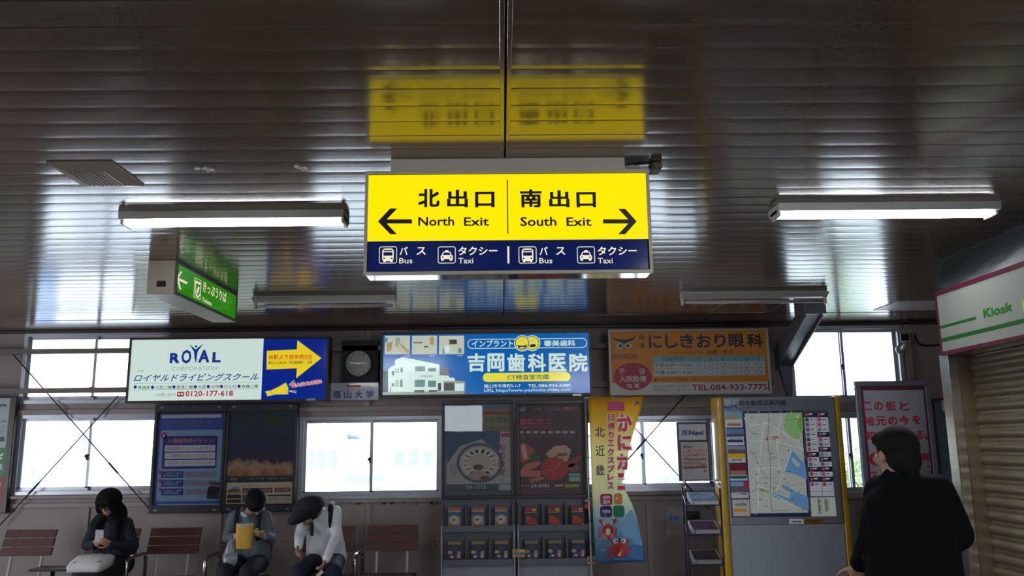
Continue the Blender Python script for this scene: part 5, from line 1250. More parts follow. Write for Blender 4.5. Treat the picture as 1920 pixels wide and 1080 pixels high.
# arrow notice on the wall and a small black pouch
x0, x1, z0, z1 = RY(1249, 950, 1281, 1003, WALL-.006)
e = empty('arrow_notice', ((x0+x1)/2, WALL, z0), 'pale paper with a blue left arrow stuck on the wall by the leaflet stand', 'notice')
obj('paper', B((x0, x1, WALL-.006, WALL-.0005, z0, z1)), mat('notice_paper', (150, 138, 138), .6), e)
A = Art(e, 'Y', WALL-.006, (1240, 780), 3.6)
A.poly([(43, 692), (68, 665), (68, 677), (120, 677), (120, 706), (68, 706), (68, 718)], ink((44, 104, 176)), 1, nm='arrow'); A.text('お手洗い', 58, 755, 136, 769, ink((170, 60, 100)), 1, .02); A.done()
x0, x1, z0, z1 = RY(1288, 959, 1313, 974, WALL-.05)
o = obj('black_pouch', bev(B((x0, x1, WALL-.05, WALL-.0005, z0, z1)), .02, 3), M_BLACK, None, True); tag(o, 'small black box on the wall behind the leaflet stand', 'box')

# ================================================================== RED LETTERED PANEL STAND
Yq = 6.1
xa, xb_ = PY(1614, 840, Yq).x, PY(1756, 840, Yq).x
zt, zb = PY(1670, 714, Yq).z, .28
e = empty('poster_stand', ((xa+xb_)/2, Yq, 0), 'free standing framed white panel with large red characters behind the man', 'sign stand')
M_PF = mat('panel_frame_grey', (112, 116, 130), .35, .4)
t_ = .04
obj('frame', bev(B((xa, xb_, Yq, Yq+.03, zb, zb+t_), (xa, xb_, Yq, Yq+.03, zt-t_, zt), (xa, xa+t_, Yq, Yq+.03, zb+t_, zt-t_), (xb_-t_, xb_, Yq, Yq+.03, zb+t_, zt-t_)), .005, 1), M_PF, e)
obj('backing', B((xa+t_*.8, xb_-t_*.8, Yq+.012, Yq+.022, zb+t_*.8, zt-t_*.8)), ink((110, 24, 44)), e)
for xx in (xa+.02, xb_-.05): obj('leg', bev(B((xx, xx+.03, Yq+.005, Yq+.03, .03, zb)), .004, 1), M_PF, e)
for xx in (xa+.01, xb_-.06): obj('foot', bev(B((xx, xx+.05, Yq-.2, Yq+.25, 0, .03)), .006, 1), M_PF, e)
A = Art(e, 'Y', Yq+.012, (1590, 700), 4.907)
RR = ink((190, 34, 66))
x0p, x1p = xa+t_+.018, xb_-t_-.01
A._add([(x0p, zb+.06), (x1p, zb+.06), (x1p, zt-t_-.028), (x0p, zt-t_-.028)], [(0, 1, 2, 3)], mat('poster_paper', (170, 172, 184), .5), 0, 'sheet')
A.line([(75, 98), (720, 88)], 3, RR, 1)
for s_, q in (('こ', (135, 262, 218, 342)), ('の', (238, 262, 320, 342)), ('街', (345, 258, 440, 345)), ('と', (470, 262, 560, 342)), ('地', (146, 395, 242, 482)), ('元', (258, 395, 350, 482)), ('の', (368, 400, 455, 478)), ('今', (470, 390, 565, 475)), ('を', (590, 385, 670, 465)),
              ('知', (162, 532, 250, 618)), ('り', (270, 535, 340, 615)), ('た', (370, 535, 450, 615)), ('く', (460, 535, 530, 610)), ('な', (545, 530, 620, 608)), ('る', (628, 528, 695, 608)), ('。', (706, 575, 738, 610)),
              ('生', (330, 740, 420, 825)), ('活', (430, 738, 520, 822)), ('情', (560, 732, 645, 815)), ('報', (672, 728, 770, 810))): A.text(s_, *q, RR, 1, .035)
A.ring(255, 787, 28, 62, RR, 1); A.poly([(205, 750), (190, 790), (205, 825), (196, 790)], RR, 1, nm='emblem')
A.line([(188, 838), (775, 822)], 2, RR, 1, nm='emblem'); A.text('中 国 地 方 の ニ ュ ー ス', 190, 850, 480, 868, ink((110, 80, 96)), 1); A.rect(722, 848, 752, 866, RR, 1, .4, nm='emblem'); A.line([(200, 890), (790, 872)], 2, RR, 1, nm='emblem')
for s_, q in (('下', (205, 905, 275, 980)), ('さ', (300, 905, 370, 975)), ('い', (420, 905, 490, 975)), ('！', (770, 895, 800, 960))): A.text(s_, *q, RR, 1, .04)
A.done()
obj('cover', B((xa+t_*.9, xb_-t_*.9, Yq+.002, Yq+.005, zb+t_*.9, zt-t_*.9)), M_GLASS, e)

# ================================================================== NOTICE BOARDS at the edges
x0, x1, z0, z1 = RY(1744, 747, 1822, 934, WALL-.06)
e = empty('notice_board', ((x0+x1)/2, WALL-.03, z0), 'dark framed notice board on the wall left of the kiosk shutter', 'notice board')
obj('frame', bev(B((x0, x1, WALL-.06, WALL-.0005, z0, z1)), .006, 1), M_DKBROWN, e)
obj('grey_panel', B((PY(1762, 850, WALL-.064).x, x1-.03, WALL-.064, WALL-.058, z0+.03, z1-.04)), mat('felt_grey', (98, 116, 124), .8), e)
obj('timetable_sheet', B((PY(1784, 850, WALL-.068).x, x1-.05, WALL-.068, WALL-.0635, z0+.05, z1-.14)), mat('sheet_blue_white', (176, 190, 204), .6), e)
obj('notice_sheet', B((PY(1766, 760, WALL-.068).x, x1-.05, WALL-.07, WALL-.0635, z1-.13, z1-.02)), ink((200, 204, 212)), e)
x0, x1, z0, z1 = RY(-60, 744, 21, 963, WALL-.08)
e = empty('timetable_board', ((x0+x1)/2, WALL-.04, z0), 'timetable board with white, green and red bands at the far left', 'notice board')
obj('frame', bev(B((x0, x1, WALL-.08, WALL-.0005, z0, z1)), .006, 1), M_SFRAME, e)
A = Art(e, 'Y', WALL-.08, (0, 0), 1)
A.rect(-50, 747, 15, 840, ink((170, 170, 178)), 0, nm='sheet'); A.rect(-50, 840, 10, 893, ink((30, 120, 60)), 0, nm='sheet'); A.rect(-50, 893, 7, 955, ink((130, 30, 36)), 0, nm='sheet')
A.text('時刻表', -40, 758, 14, 763, K2, 1, .03); A.text('普通 三原・広島方面', -40, 788, 12, 792, K2, 1, .02); A.rect(-45, 819, 9, 828, ink((40, 50, 80)), 1, nm='band'); A.text('のりば', -30, 850, 6, 862, wt, 1, .03); A.text('のりかえ', -30, 870, 6, 882, wt, 1, .03); A.rect(-40, 905, 2, 912, ink((190, 120, 110)), 1, nm='band')
for k in range(6): A.rect(-45, 800+k*3, 10, 800.8+k*3, ink((110, 110, 116)), 1, nm='band')
A.done()

# ================================================================== KNEE BRACE
M_BR = mat('brace_paint', (96, 92, 104), .35, .2, var=.05)
tp = [PZ(1508, 588), PZ(1544, 590)]
Yk = 7.35
xk0, xk1 = PY(1509, 590, Yk).x, PY(1543, 590, Yk).x
zw = PY(1450, 690, WALL).z
xw = PY(1462, 690, WALL).x
kb = empty('knee_brace', ((xk0+xk1)/2, (Yk+WALL)/2, zw), 'grey boxed steel brace running from wall up to the ceiling beside the upper right window', 'brace')
bm = bmesh.new()
a0, a1 = Vector((xk0, Yk, CEIL-.11)), Vector((xk1, Yk, CEIL-.11))
w0, w1 = Vector((PY(1455, 690, WALL-.02).x, WALL-.0006, zw)), Vector((PY(1484, 690, WALL-.02).x, WALL-.0006, zw))
def hexa(bm, P8):
    v = [bm.verts.new(p) for p in P8]
    for f in ((3, 2, 1, 0), (4, 5, 6, 7), (0, 1, 5, 4), (1, 2, 6, 5), (2, 3, 7, 6), (3, 0, 4, 7)): bm.faces.new([v[i] for i in f])
up = Vector((0, 0, .16)); 
hexa(bm, [a0, a1, w1, w0, a0+Vector((0, .0, .105)), a1+Vector((0, .0, .105)), w1+Vector((0, 0, .2)), w0+Vector((0, 0, .2))])
obj('web', bm, M_BR, kb)
bm = bmesh.new()
for s_, off in ((0, 0), (1, -.012)):
    p, q = (a0, w0) if s_ == 0 else (a1, w1)
    dx = Vector((.012, 0, 0)) if s_ == 0 else Vector((-.012, 0, 0))
    hexa(bm, [p+Vector((0, 0, -.03)), p+dx+Vector((0, 0, -.03)), q+dx+Vector((0, 0, -.03)), q+Vector((0, 0, -.03)), p, p+dx, q+dx, q])
obj('flange', bm, M_BR, kb)
obj('head_plate', bev(B((xk0-.015, xk1+.015, Yk-.05, Yk+.22, CEIL-.115, CEIL-.0006)), .004, 1), M_BR, kb)
x0, x1 = PY(1452, 710, WALL).x, PY(1482, 710, WALL).x
bm = bmesh.new(); z0 = PY(1470, 742, WALL).z
prism(bm, [(x0, WALL-.0005, zw+.2), (x1+.02, WALL-.0005, zw+.2), (x1-.01, WALL-.0005, z0), (x1-.06, WALL-.0005, z0)], (0, -.06, 0)); obj('wall_plate', bm, M_BR, kb)

# ================================================================== SECURITY CAMERA
cxv = PY(1702, 630, 8.2)
sc_ = empty('security_camera', (cxv.x, WALL-.2, cxv.z), 'pale box security camera on the wall right of the upper window', 'camera')
M_CAMB = mat('camera_shell', (150, 146, 142), .4)
yc = WALL-.42
c = PY(1697, 632, yc)
AX = Vector((.125, .24, .02))
def slab(x0, x1, z0, z1, y=yc, ax=AX):
    b_ = bmesh.new(); prism(b_, [Vector((c.x+x0, y, c.z+z0)), Vector((c.x+x1, y, c.z+z0)), Vector((c.x+x1, y, c.z+z1)), Vector((c.x+x0, y, c.z+z1))], ax); return b_
obj('housing', bev(slab(-.05, .05, -.045, .045), .006, 2), M_CAMB, sc_)
bm = bmesh.new(); prism(bm, [Vector((c.x+a_, yc-.03, c.z+b_)) for a_, b_ in ((-.06, .047), (.065, .047), (.05, .08), (-.02, .08))], AX*1.15); obj('sun_shield', bm, M_CAMB, sc_)
obj('lens_window', slab(-.038, .034, -.034, .030, yc-.006, Vector((0, .005, 0))), mat('lens_black', (16, 20, 34), .1), sc_)
m0 = Vector((PY(1688, 655, WALL-.02).x, WALL-.03, PY(1688, 655, WALL-.02).z))
bm = bmesh.new(); tube(bm, [Vector((c.x+.05, yc+.1, c.z-.04)), Vector((c.x+.045, yc+.14, c.z-.09)), m0+Vector((.01, -.06, .01)), m0], [.02, .02, .022, .028], 12); obj('bracket', bm, M_CAMB, sc_, True)
bm = bmesh.new(); tube(bm, [m0, Vector((m0.x, WALL-.0006, m0.z))], .045, 16); obj('wall_mount', bm, M_CAMB, sc_, True)
bm = bmesh.new()
pts = [PY(1716, 628, WALL-.17), PY(1717, 636, WALL-.12), PY(1722, 643, WALL-.08), PY(1732, 648, WALL-.04), PY(1750, 648, WALL-.02), PY(1775, 645, WALL-.012), PY(1830, 640, WALL-.012)]
tube(bm, pts, .010, 8); obj('cable', bm, M_BLACK, sc_, True)

# ================================================================== KIOSK
XK = 2.50
yF = PX(1753.5, 548, XK).y; yN = 2.7
zKt, zKb = PX(1755, 548, XK).z, PX(1768, 667, XK).z
ks = empty('kiosk_sign', (XK+.1, (yF+yN)/2, zKb), 'long white kiosk fascia sign with green stripes and dark pink edging', 'sign')
M_MAG = mat('magenta_edge', (72, 9, 32), .35)
obj('body', B((XK+.004, XK+.14, yN, yF, zKb+.002, zKt-.002)), M_STEEL, ks)
t_ = .022
obj('edging', B((XK-.006, XK+.01, yN, yF, zKb, zKb+t_), (XK-.006, XK+.01, yN, yF, zKt-t_, zKt), (XK-.006, XK+.01, yF-t_*.7, yF, zKb+t_, zKt-t_), (XK+.01, XK+.14, yF, yF+.003, zKb, zKt)), M_MAG, ks)
obj('face', B((XK-.001, XK+.005, yN, yF-t_*.7, zKb+t_, zKt-t_)), mat('fascia_white', (116, 118, 112), .4, var=.03), ks)
A = Art(ks, 'X', XK-.001, (1640, 560), 5.4, sgn=-1)
GR = ink((14, 72, 14)); GR2 = ink((26, 92, 16))
def kband(A, z0, z1, ya, yb, m, nm):
    A._add([(-yb, z0), (-ya, z0), (-ya, z1), (-yb, z1)], [(0, 1, 2, 3)], m, 0, nm)
zA0, zA1 = PX(1640+670/5.4, 560+305/5.4, XK).z, PX(1640+670/5.4, 560+278/5.4, XK).z
zB0, zB1 = PX(1640+690/5.4, 560+440/5.4, XK).z, PX(1640+690/5.4, 560+400/5.4, XK).z
kband(A, zA0, zA1, PX(1640+1030/5.4, 560+195/5.4, XK).y, yF-t_*.7, GR, 'stripe#a'); kband(A, zB0, zB1, yN+.02, yF-t_*.7, GR, 'stripe#b')
def ktext(s_, ya, yb, z0, z1, m, bold):
    vs_, fs = glyphs(s_, .003, 0, 1.0)
    n_ = len(vs_); sh = ((0, 0), (bold, bold), (-bold, bold), (bold, -bold), (-bold, -bold))
    vs_ = [(x+dx, y+dy) for dx, dy in sh for x, y in vs_]; fs = [tuple(i+k*n_ for i in f) for k in range(5) for f in fs]
    a0, a1 = min(v[0] for v in vs_), max(v[0] for v in vs_); b0, b1 = min(v[1] for v in vs_), max(v[1] for v in vs_)
    A._add([(-ya+(a-a0)*(ya-yb)/(a1-a0), z0+(b-b0)*(z1-z0)/(b1-b0)) for a, b in vs_], fs, m, 1, 'lettering#k', 5)
p0, p1 = PX(1640+1110/5.4, 560+200/5.4, XK), PX(1640+1405/5.4, 560+130/5.4, XK)
ktext('Kiosk', p0.y, p1.y, p0.z, p0.z+(PX(1640+1110/5.4, 560+105/5.4, XK).z-p0.z), GR2, .03)
# small yellow-green leaf mark right of the name
py_ = PX(1919, 577, XK)
A._add([(-py_.y-.002, py_.z-.02), (-py_.y+.05, py_.z-.03), (-py_.y+.07, py_.z+.03), (-py_.y, py_.z+.035)], [(0, 1, 2, 3)], ink((150, 170, 30)), 1, 'emblem')
A.done()
# kiosk shell and shutter
XS = 2.68
yS = PX(1828, 800, XS).y
kk = empty('kiosk', (XS+1, (yS+yN)/2, 0), 'steel kiosk booth with its roller shutter pulled down', 'kiosk')
zR = zKt
obj('booth_wall', B((XS+.06, XS+2.2, yF-.02, yF+.06, 0, zR), (XS+2.1, XS+2.2, yN-.1, yF-.02, 0, zR), (XS+.06, XS+2.1, yN-.1, yF-.02, zR-.06, zR)), M_WALL, kk)
# slats of the shutter
pitch = .075
zs = zKb-.01
bm = bmesh.new()
prof = [(0, 0), (-.012, .008), (-.016, .022), (-.012, .036), (-.004, .044), (-.001, .050), (-.004, .056), (-.004, .066), (0, .075)]
ya_, yb__ = yN, yS
a = [bm.verts.new((x, ya_, z)) for x, z in prof]; b_ = [bm.verts.new((x, yb__, z)) for x, z in prof]
for i in range(len(prof)-1): bm.faces.new((a[i], b_[i], b_[i+1], a[i+1]))
me = bpy.data.meshes.new('shutter_slat'); bmesh.ops.recalc_face_normals(bm, faces=bm.faces); bm.to_mesh(me); bm.free()
me.materials.append(mat('shutter_metal', (150, 138, 118), .32, .75, var=.08))
for p in me.polygons: p.use_smooth = True
n_sl = int(zs/pitch)
for k in range(n_sl):
    o = bpy.data.objects.new('shutter_slat', me); C.objects.link(o); o.parent = kk; o.matrix_parent_inverse = Matrix.Translation(-kk.location)
    o.location = (XS+.03, 0, zs-(k+1)*pitch)
obj('shutter_box', B((XS-.02, XS+.3, yN, yS+.0, zs, zKt-.01)), M_STEEL, kk)
# steel jamb: narrow guide and wide front column
yg = yS
xg0, xg1 = PY(1800, 720, yg).x, PY(1827, 720, yg).x
obj('shutter_guide', bev(B((xg0+.002, XS+.06, yg, yg+.05, 0, zKb+.02)), .003, 1), mat('guide_metal', (140, 126, 108), .35, .7), kk)
xc0 = PY(1777, 700, yg+.01).x
obj('corner_column', bev(B((xc0, xg0, yg-.005, yg+.09, 0, zKb+.02)), .004, 1), M_STEEL, kk)
A = Art(kk, 'Y', yg-.005, (1590, 700), 4.907)
A.text('アメイル', 1030, 845, 1140, 870, ink((70, 64, 60)), 0, .02); A.done()
# net hanging from the ceiling to the kiosk roof
pA = PZ(1757, 485); xn = PZ(1920, 419).x
bm = bmesh.new(); rows = []
NY, NS = 40, 12
yn0, yn1 = 2.8, PZ(1757, 485).y
for i in range(NY+1):
    t = i/NY; y = yn0+(yn1-yn0)*t
    row = []
    for j in range(NS+1):
        s_ = j/NS
        ytop = y; ybot = yn0+(yF-.02-yn0)*t
        yy = ytop+(ybot-ytop)*s_+ (.22*math.sin(PI*s_)*(t**3))
        z = CEIL-.003+(zKt-.002-CEIL+.003)*s_
        x = xn+(XK+.05-xn)*s_+.05*math.sin(PI*s_) + .012*math.sin(yy*22+s_*5)+.006*math.sin(s_*40)
        row.append(bm.verts.new((x, yy, z)))
    rows.append(row)
for a_, b_ in zip(rows, rows[1:]):
    for j in range(NS): bm.faces.new((a_[j], a_[j+1], b_[j+1], b_[j]))
bmesh.ops.solidify(bm, geom=bm.faces[:], thickness=.002)
o = obj('roof_net', bm, mat('dark_net', (84, 90, 92), .7, var=.45, scale=40, stretch=(1, 1, 4), bump=.6), None, True); tag(o, 'dark mesh sheet closing the gap between kiosk sign and ceiling', 'net')

# ================================================================== BENCHES
M_BFR = mat('bench_frame', (44, 42, 46), .4, .4)
YBK = 8.22      # back of the seats
def bench_seat(px0, px1, pyt, bench):
    """one slatted seat: three back slats, four seat slats, steel frame"""
    Y = YBK
    xc = (PY(px0, pyt+25, Y-.04).x+PY(px1, pyt+25, Y-.04).x)/2; wd = .475
    ztop = .872
    e = empty('seat', (xc, Y-.25, 0))
    e.parent = bench; e.matrix_parent_inverse = Matrix.Translation(-bench.location)
    for k in range(3):
        z = ztop-.078*k; y = Y-.02-.028*k
        bm = bmesh.new(); hexa(bm, [(xc-wd/2, y-.03, z-.070), (xc+wd/2, y-.03, z-.070), (xc+wd/2, y-.005, z-.072), (xc-wd/2, y-.005, z-.072), (xc-wd/2, y, z), (xc+wd/2, y, z), (xc+wd/2, y+.024, z-.002), (xc-wd/2, y+.024, z-.002)])
        obj('back_slat', bev(bm, .004, 1), M_WOOD, e)
    for k in range(4):
        y = Y-.12-.095*k; z = .455+.007*k
        obj('seat_slat', bev(B((xc-wd/2, xc+wd/2, y-.09, y-.002, z-.025, z)), .004, 1), M_WOOD, e)
    for s_ in (-1, 1):
        x = xc+s_*wd*.3
        bm = bmesh.new(); tube(bm, [(x, Y+.005, ztop-.02), (x, Y-.07, .62), (x, Y-.10, .45), (x, Y-.14, .415), (x, Y-.47, .44)], .014, 8); obj('seat_frame', bm, M_WHITE if s_ else M_BFR, e, True)
    return e
SEATS = [(5, 106, 991), (166, 260, 991), (279, 377, 988), (418, 514, 985), (570, 666, 982), (691, 782, 979)]
BENCH = ['slatted wooden two-seat bench under the long haired woman, nearest the timetable board', 'slatted wooden two-seat bench with the boy holding the yellow bag, one seat empty', 'slatted wooden two-seat bench with the person in the dark hat, beside the brochure rack']
for k, (px, rest) in enumerate(((135, 252), (396, 396), (676, 671))):
    bn_ = empty('bench', (PY(px, 1000, YBK).x, YBK-.3, 0), BENCH[k], 'bench', 'slatted waiting benches')
    xs_ = [bench_seat(*q, bn_).location.x for q in SEATS[2*k:2*k+2]]
    obj('beam', bev(B((xs_[0]-.2, xs_[1]+.2, YBK-.34, YBK-.28, .345, .4)), .006, 1), M_BFR, bn_)
    for x in (xs_[0]+.05, xs_[1]-.05):
        lg = obj('leg', bev(B((x-.02, x+.02, YBK-.33, YBK-.29, .02, .345)), .004, 1), M_BFR, bn_)
        obj('foot', bev(B((x-.03, x+.03, YBK-.52, YBK-.1, 0, .02)), .004, 1), M_BFR, lg)
    for x in xs_: obj('seat_bracket', bev(B((x-.16, x+.16, YBK-.36, YBK-.26, .4, .428)), .004, 1), M_BFR, bn_)
    x = PY(rest, 1040, 7.85).x; y0, y1 = YBK-.12, YBK-.52
    pts = [(x, y0, .40), (x, y0, .60)] + [(x, y0-.06+.06*math.cos(t), .60+.06*math.sin(t)) for t in (.4, .9, 1.4)] + [(x, y1+.06+.06*math.cos(t), .60+.06*math.sin(t)) for t in (1.7, 2.3, 2.8)] + [(x, y1, .58), (x, y1+.02, .42), (x, YBK-.3, .38)]
    bm = bmesh.new(); tube(bm, pts, .017, 10)
    o = obj('armrest', bm, M_CHROME, bn_, True); o['label'] = 'curved chrome armrest'
xt = PY(112, 1045, 7.9).x
e = empty('side_table', (xt, 7.8, 0), 'small dark tray table between the far left seat and the woman', 'table')
obj('tray_top', bev(B((xt-.16, xt+.16, 7.69, 7.93, .56, .58)), .006, 2), M_BFR, e)
bm = bmesh.new(); tube(bm, [(xt, 7.8, .0), (xt, 7.8, .56)], .018, 10); obj('pedestal', bm, M_BFR, e, True)

# ================================================================== PEOPLE
M_SKIN = mat('skin', (176, 128, 104), .5, var=.05)
M_HAIR = mat('dark_hair', (9, 7, 8), .8, spec=.25, var=.3, scale=30, stretch=(8, 8, 1))
FS = bpy.data.scenes.new('workbench')
def ball(bm, M, n, m):
    top, bot = bm.verts.new(M @ Vector((0, 0, 1))), bm.verts.new(M @ Vector((0, 0, -1)))
    rings = [[bm.verts.new(M @ Vector((math.sin(PI*i/m)*math.cos(2*PI*k/n), math.sin(PI*i/m)*math.sin(2*PI*k/n), math.cos(PI*i/m)))) for k in range(n)] for i in range(1, m)]
    for k in range(n):
        j = (k+1) % n
        bm.faces.new((top, rings[0][k], rings[0][j])); bm.faces.new((bot, rings[-1][j], rings[-1][k]))
        for a, b in zip(rings, rings[1:]): bm.faces.new((a[k], b[k], b[j], a[j]))
def add_cone(bm, p, r, q, r2, n=14):
    p, q = Vector(p), Vector(q)
    for c, rr in ((p, r), (q, r2)): ball(bm, Matrix.Translation(c) @ Matrix.Diagonal((rr, rr, rr, 1)), n, 8)
    if (q-p).length > 1e-4: tube(bm, [p, q], [r, r2], n)
def add_ell(bm, c, rx, ry, rz, rot=None):
    m = Matrix.Translation(Vector(c)) @ (rot.to_4x4() if rot else Matrix.Identity(4)) @ Matrix.Diagonal((rx, ry, rz, 1))
    ball(bm, m, 20, 12)
def fuse(name, parts, voxel, m, parent, sm=6, wrinkle=0.0):
    """union of round cones and ellipsoids as one continuous surface"""
    bm = bmesh.new()
    for q in parts:
        if q[0] == 'c': add_cone(bm, *q[1:])
        else: add_ell(bm, *q[1:])
    me = bpy.data.meshes.new(name); bm.to_mesh(me); bm.free()
    t = bpy.data.objects.new('fuse_tmp', me); FS.collection.objects.link(t)
    r = t.modifiers.new('r', 'REMESH'); r.mode = 'VOXEL'; r.voxel_size = voxel
    s_ = t.modifiers.new('s', 'SMOOTH'); s_.iterations = sm; s_.factor = .5
    FS.view_layers[0].update(); dg = FS.view_layers[0].depsgraph; dg.update()
    me2 = bpy.data.meshes.new_from_object(t.evaluated_get(dg)); me2.name = name
    bpy.data.objects.remove(t); bpy.data.meshes.remove(me)
    if wrinkle:
        nr = [v.normal.copy() for v in me2.vertices]
        for v, vn in zip(me2.vertices, nr):
            d = noise.noise(v.co*9)*.6+noise.noise(v.co*23)*.4
            v.co += vn*d*wrinkle
    me2.materials.clear()
    return obj(name, me2, m, parent, True)
def hand_parts(W, d, n, side, curl=.5, sc=1.0):
    """palm and five fingers: W wrist, d finger direction, n palm facing, side = thumb side"""
    d = Vector(d).normalized(); n = (Vector(n)-d*Vector(n).dot(d)).normalized(); s = d.cross(n)*side
    W = Vector(W); P_ = []
    for k in (-1.2, -.4, .4, 1.2): P_.append(('c', W+s*k*.014*sc, .015*sc, W+d*.085*sc+s*k*.021*sc, .0115*sc, 8))
    for k, L in ((1.35, .068), (.45, .076), (-.45, .071), (-1.35, .056)):
        p = W+d*.085*sc+s*k*.0195*sc; dd = d.copy(); r = .0092*sc
        for seg, f in enumerate((.45, .30, .25)):
            rot = Matrix.Rotation(curl*(.8 if seg == 0 else 1.0), 3, d.cross(n)); dd = rot @ dd
            q = p+dd*L*f*sc; P_.append(('c', p, r, q, r*.9, 8)); p = q; r *= .9
    p = W+s*.026*sc+d*.02*sc; dd = (d*.55+s*.75+n*.35).normalized(); r = .0115*sc
    for f in (.036, .030, .024):
        q = p+dd*f*sc; P_.append(('c', p, r, q, r*.88, 8)); p = q; r *= .88; dd = (dd+d*.4+n*.25*curl).normalized()
    return P_
def head_parts(c, f, up, sc=1.0):
    c = Vector(c); f = Vector(f).normalized(); up = (Vector(up)-f*Vector(up).dot(f)).normalized(); s = f.cross(up)
    M = Matrix((s, f, up)).transposed()
    o = lambda a, b, z: c + M @ Vector((a, b, z))*sc
    P_ = [('e', o(0, -.012, .02), .074*sc, .092*sc, .088*sc, M), ('e', o(0, .028, -.045), .056*sc, .058*sc, .062*sc, M), ('e', o(0, .055, -.092), .026*sc, .022*sc, .018*sc, M),
          ('c', o(0, .088, .005), .009*sc, o(0, .104, -.028), .013*sc), ('c', o(-.03, .082, .022), .012*sc, o(.03, .082, .022), .012*sc),
          ('c', o(-.018, .084, -.062), .008*sc, o(.018, .084, -.062), .008*sc)]
    for k in (-1, 1): P_ += [('e', o(k*.078, -.002, -.008), .010*sc, .020*sc, .031*sc, M), ('e', o(k*.045, .062, -.02), .022*sc, .02*sc, .022*sc, M)]
    return P_, o, M
def face_bits(e, o, sc=1.0):
    for k in (-1, 1):
        bm = bmesh.new(); bmesh.ops.create_uvsphere(bm, u_segments=12, v_segments=8, radius=.0115*sc, matrix=Matrix.Translation(o(k*.031, .083, .004))); obj('eye', bm, mat('eye_white', (200, 196, 190), .2), e, True)
    bm = bmesh.new(); add_cone(bm, o(-.02, .0925, -.062), .0035*sc, o(.02, .0925, -.062), .0035*sc, 8); obj('lips', bm, mat('lip', (150, 84, 78), .5), e, True)

# ---- standing man seen from behind
YM_ = 3.4
def MP(px, py, dy=0.0): return PY(px, py, YM_+dy)
hc = MP(1678, 838)
man = empty('person', (MP(1705, 1000).x, YM_, 0), 'man in black jacket seen from behind, standing by the kiosk', 'person')
hp, ho, hM = head_parts(hc+Vector((0, 0, -.03)), (-.25, .95, -.1), (0, 0, 1), .89)
nk = MP(1686, 893, -.02); chest = MP(1700, 955, 0); pel = Vector((MP(1708, 1000).x, YM_, .93))
shL, shR = MP(1652, 921, .05), MP(1757, 921, -.03)
elL, wrL = MP(1634, 1010, .02), MP(1612, 1056, .14)
elR, wrR = MP(1797, 1003, -.04), MP(1772, 1012, .22)
hiL, hiR = pel+Vector((-.09, .02, -.02)), pel+Vector((.09, -.02, -.02))
knL, knR = Vector((hiL.x-.02, YM_+.03, .5)), Vector((hiR.x+.02, YM_-.01, .5))
anL, anR = Vector((knL.x-.01, YM_+.04, .09)), Vector((knR.x+.01, YM_+.0, .09))
dL = (MP(1608, 1092, .17)-wrL)
body = hp + [('c', hc+Vector((.015, -.035, -.07)), .058, nk, .062), ('c', nk, .055, chest, .075), ('c', chest, .09, pel, .10), ('c', shL, .05, elL, .038), ('c', elL, .038, wrL, .027), ('c', shR, .05, elR, .038), ('c', elR, .038, wrR, .027),
    ('c', hiL, .08, knL, .055), ('c', knL, .052, anL, .036), ('c', hiR, .08, knR, .055), ('c', knR, .052, anR, .036), ('c', shL, .05, shR, .05)]
body += hand_parts(wrL+dL.normalized()*.01, dL, (.3, .6, 0), -1, .35) + hand_parts(wrR, (-.6, .5, .0), (0, .2, -1), 1, .8)
fuse('body', body, .007, M_SKIN, man, 4); face_bits(man, ho, .89)
M_JK = mat('black_jacket', (7, 7, 10), .85, var=.2, scale=12, spec=.15)
jk = [('c', nk+Vector((0, .0, -.012)), .068, nk+Vector((.0, 0, -.05)), .085), ('c', shL+Vector((.02, 0, -.005)), .062, shR+Vector((-.02, 0, -.005)), .062), ('c', nk+Vector((-.02, 0, -.035)), .055, shL, .056), ('c', nk+Vector((.02, 0, -.035)), .055, shR, .056),
      ('c', shL, .066, elL, .054), ('c', elL, .054, wrL, .04), ('c', shR, .068, elR, .06), ('c', elR, .058, wrR, .045)]
for a_, b_, r_ in ((-.07, -.085, .1), (.0, .0, .12), (.07, .085, .1)):
    jk.append(('c', chest+Vector((a_, -.01, -.0)), r_, pel+Vector((b_, 0, .0)), r_+.012))
    jk.append(('c', pel+Vector((b_, 0, 0)), r_+.012, pel+Vector((b_*1.1, 0, -.16)), r_+.014))
    jk.append(('c', (shL+shR)/2+Vector((a_*.9, -.01, -.03)), r_-.03, chest+Vector((a_, -.01, 0)), r_))
fuse('jacket', jk, .009, M_JK, man, 6, .004)
col_ = [('c', nk+Vector((-.045, -.01, .012)), .02, nk+Vector((0, -.055, .012)), .022), ('c', nk+Vector((0, -.055, .012)), .022, nk+Vector((.05, -.01, .008)), .02)]
fuse('collar', col_, .006, M_JK, man, 3)
fuse('trousers', [('c', pel+Vector((-.05, 0, .0)), .12, pel+Vector((.05, 0, 0)), .12), ('c', hiL, .10, knL, .075), ('c', knL, .074, anL+Vector((0, 0, .0)), .062), ('c', hiR, .10, knR, .075), ('c', knR, .074, anR, .062)], .01, mat('dark_trousers', (12, 12, 16), .8), man, 5, .003)
for a_, k in ((anL, 0), (anR, 1)): fuse('shoe', [('c', a_+Vector((0, -.03, -.045)), .042, a_+Vector((-.03, .17, -.055)), .034)], .007, mat('shoe_black', (20, 18, 18), .35), man, 3)
hr = [('e', ho(0, -.022, .036), .077, .090, .084, hM), ('e', ho(0, -.05, -.02), .069, .056, .080, hM), ('e', ho(.0, -.045, -.085), .056, .042, .046, hM), ('e', ho(0, .045, .072), .06, .05, .038, hM)]
fuse('hair', hr, .006, M_HAIR, man, 4, .005)
bm = bmesh.new(); wv = (wrL-elL).normalized(); tube(bm, [wrL-wv*.0, wrL+wv*.014], .034, 16); obj('watch', bm, M_CHROME, man, True)

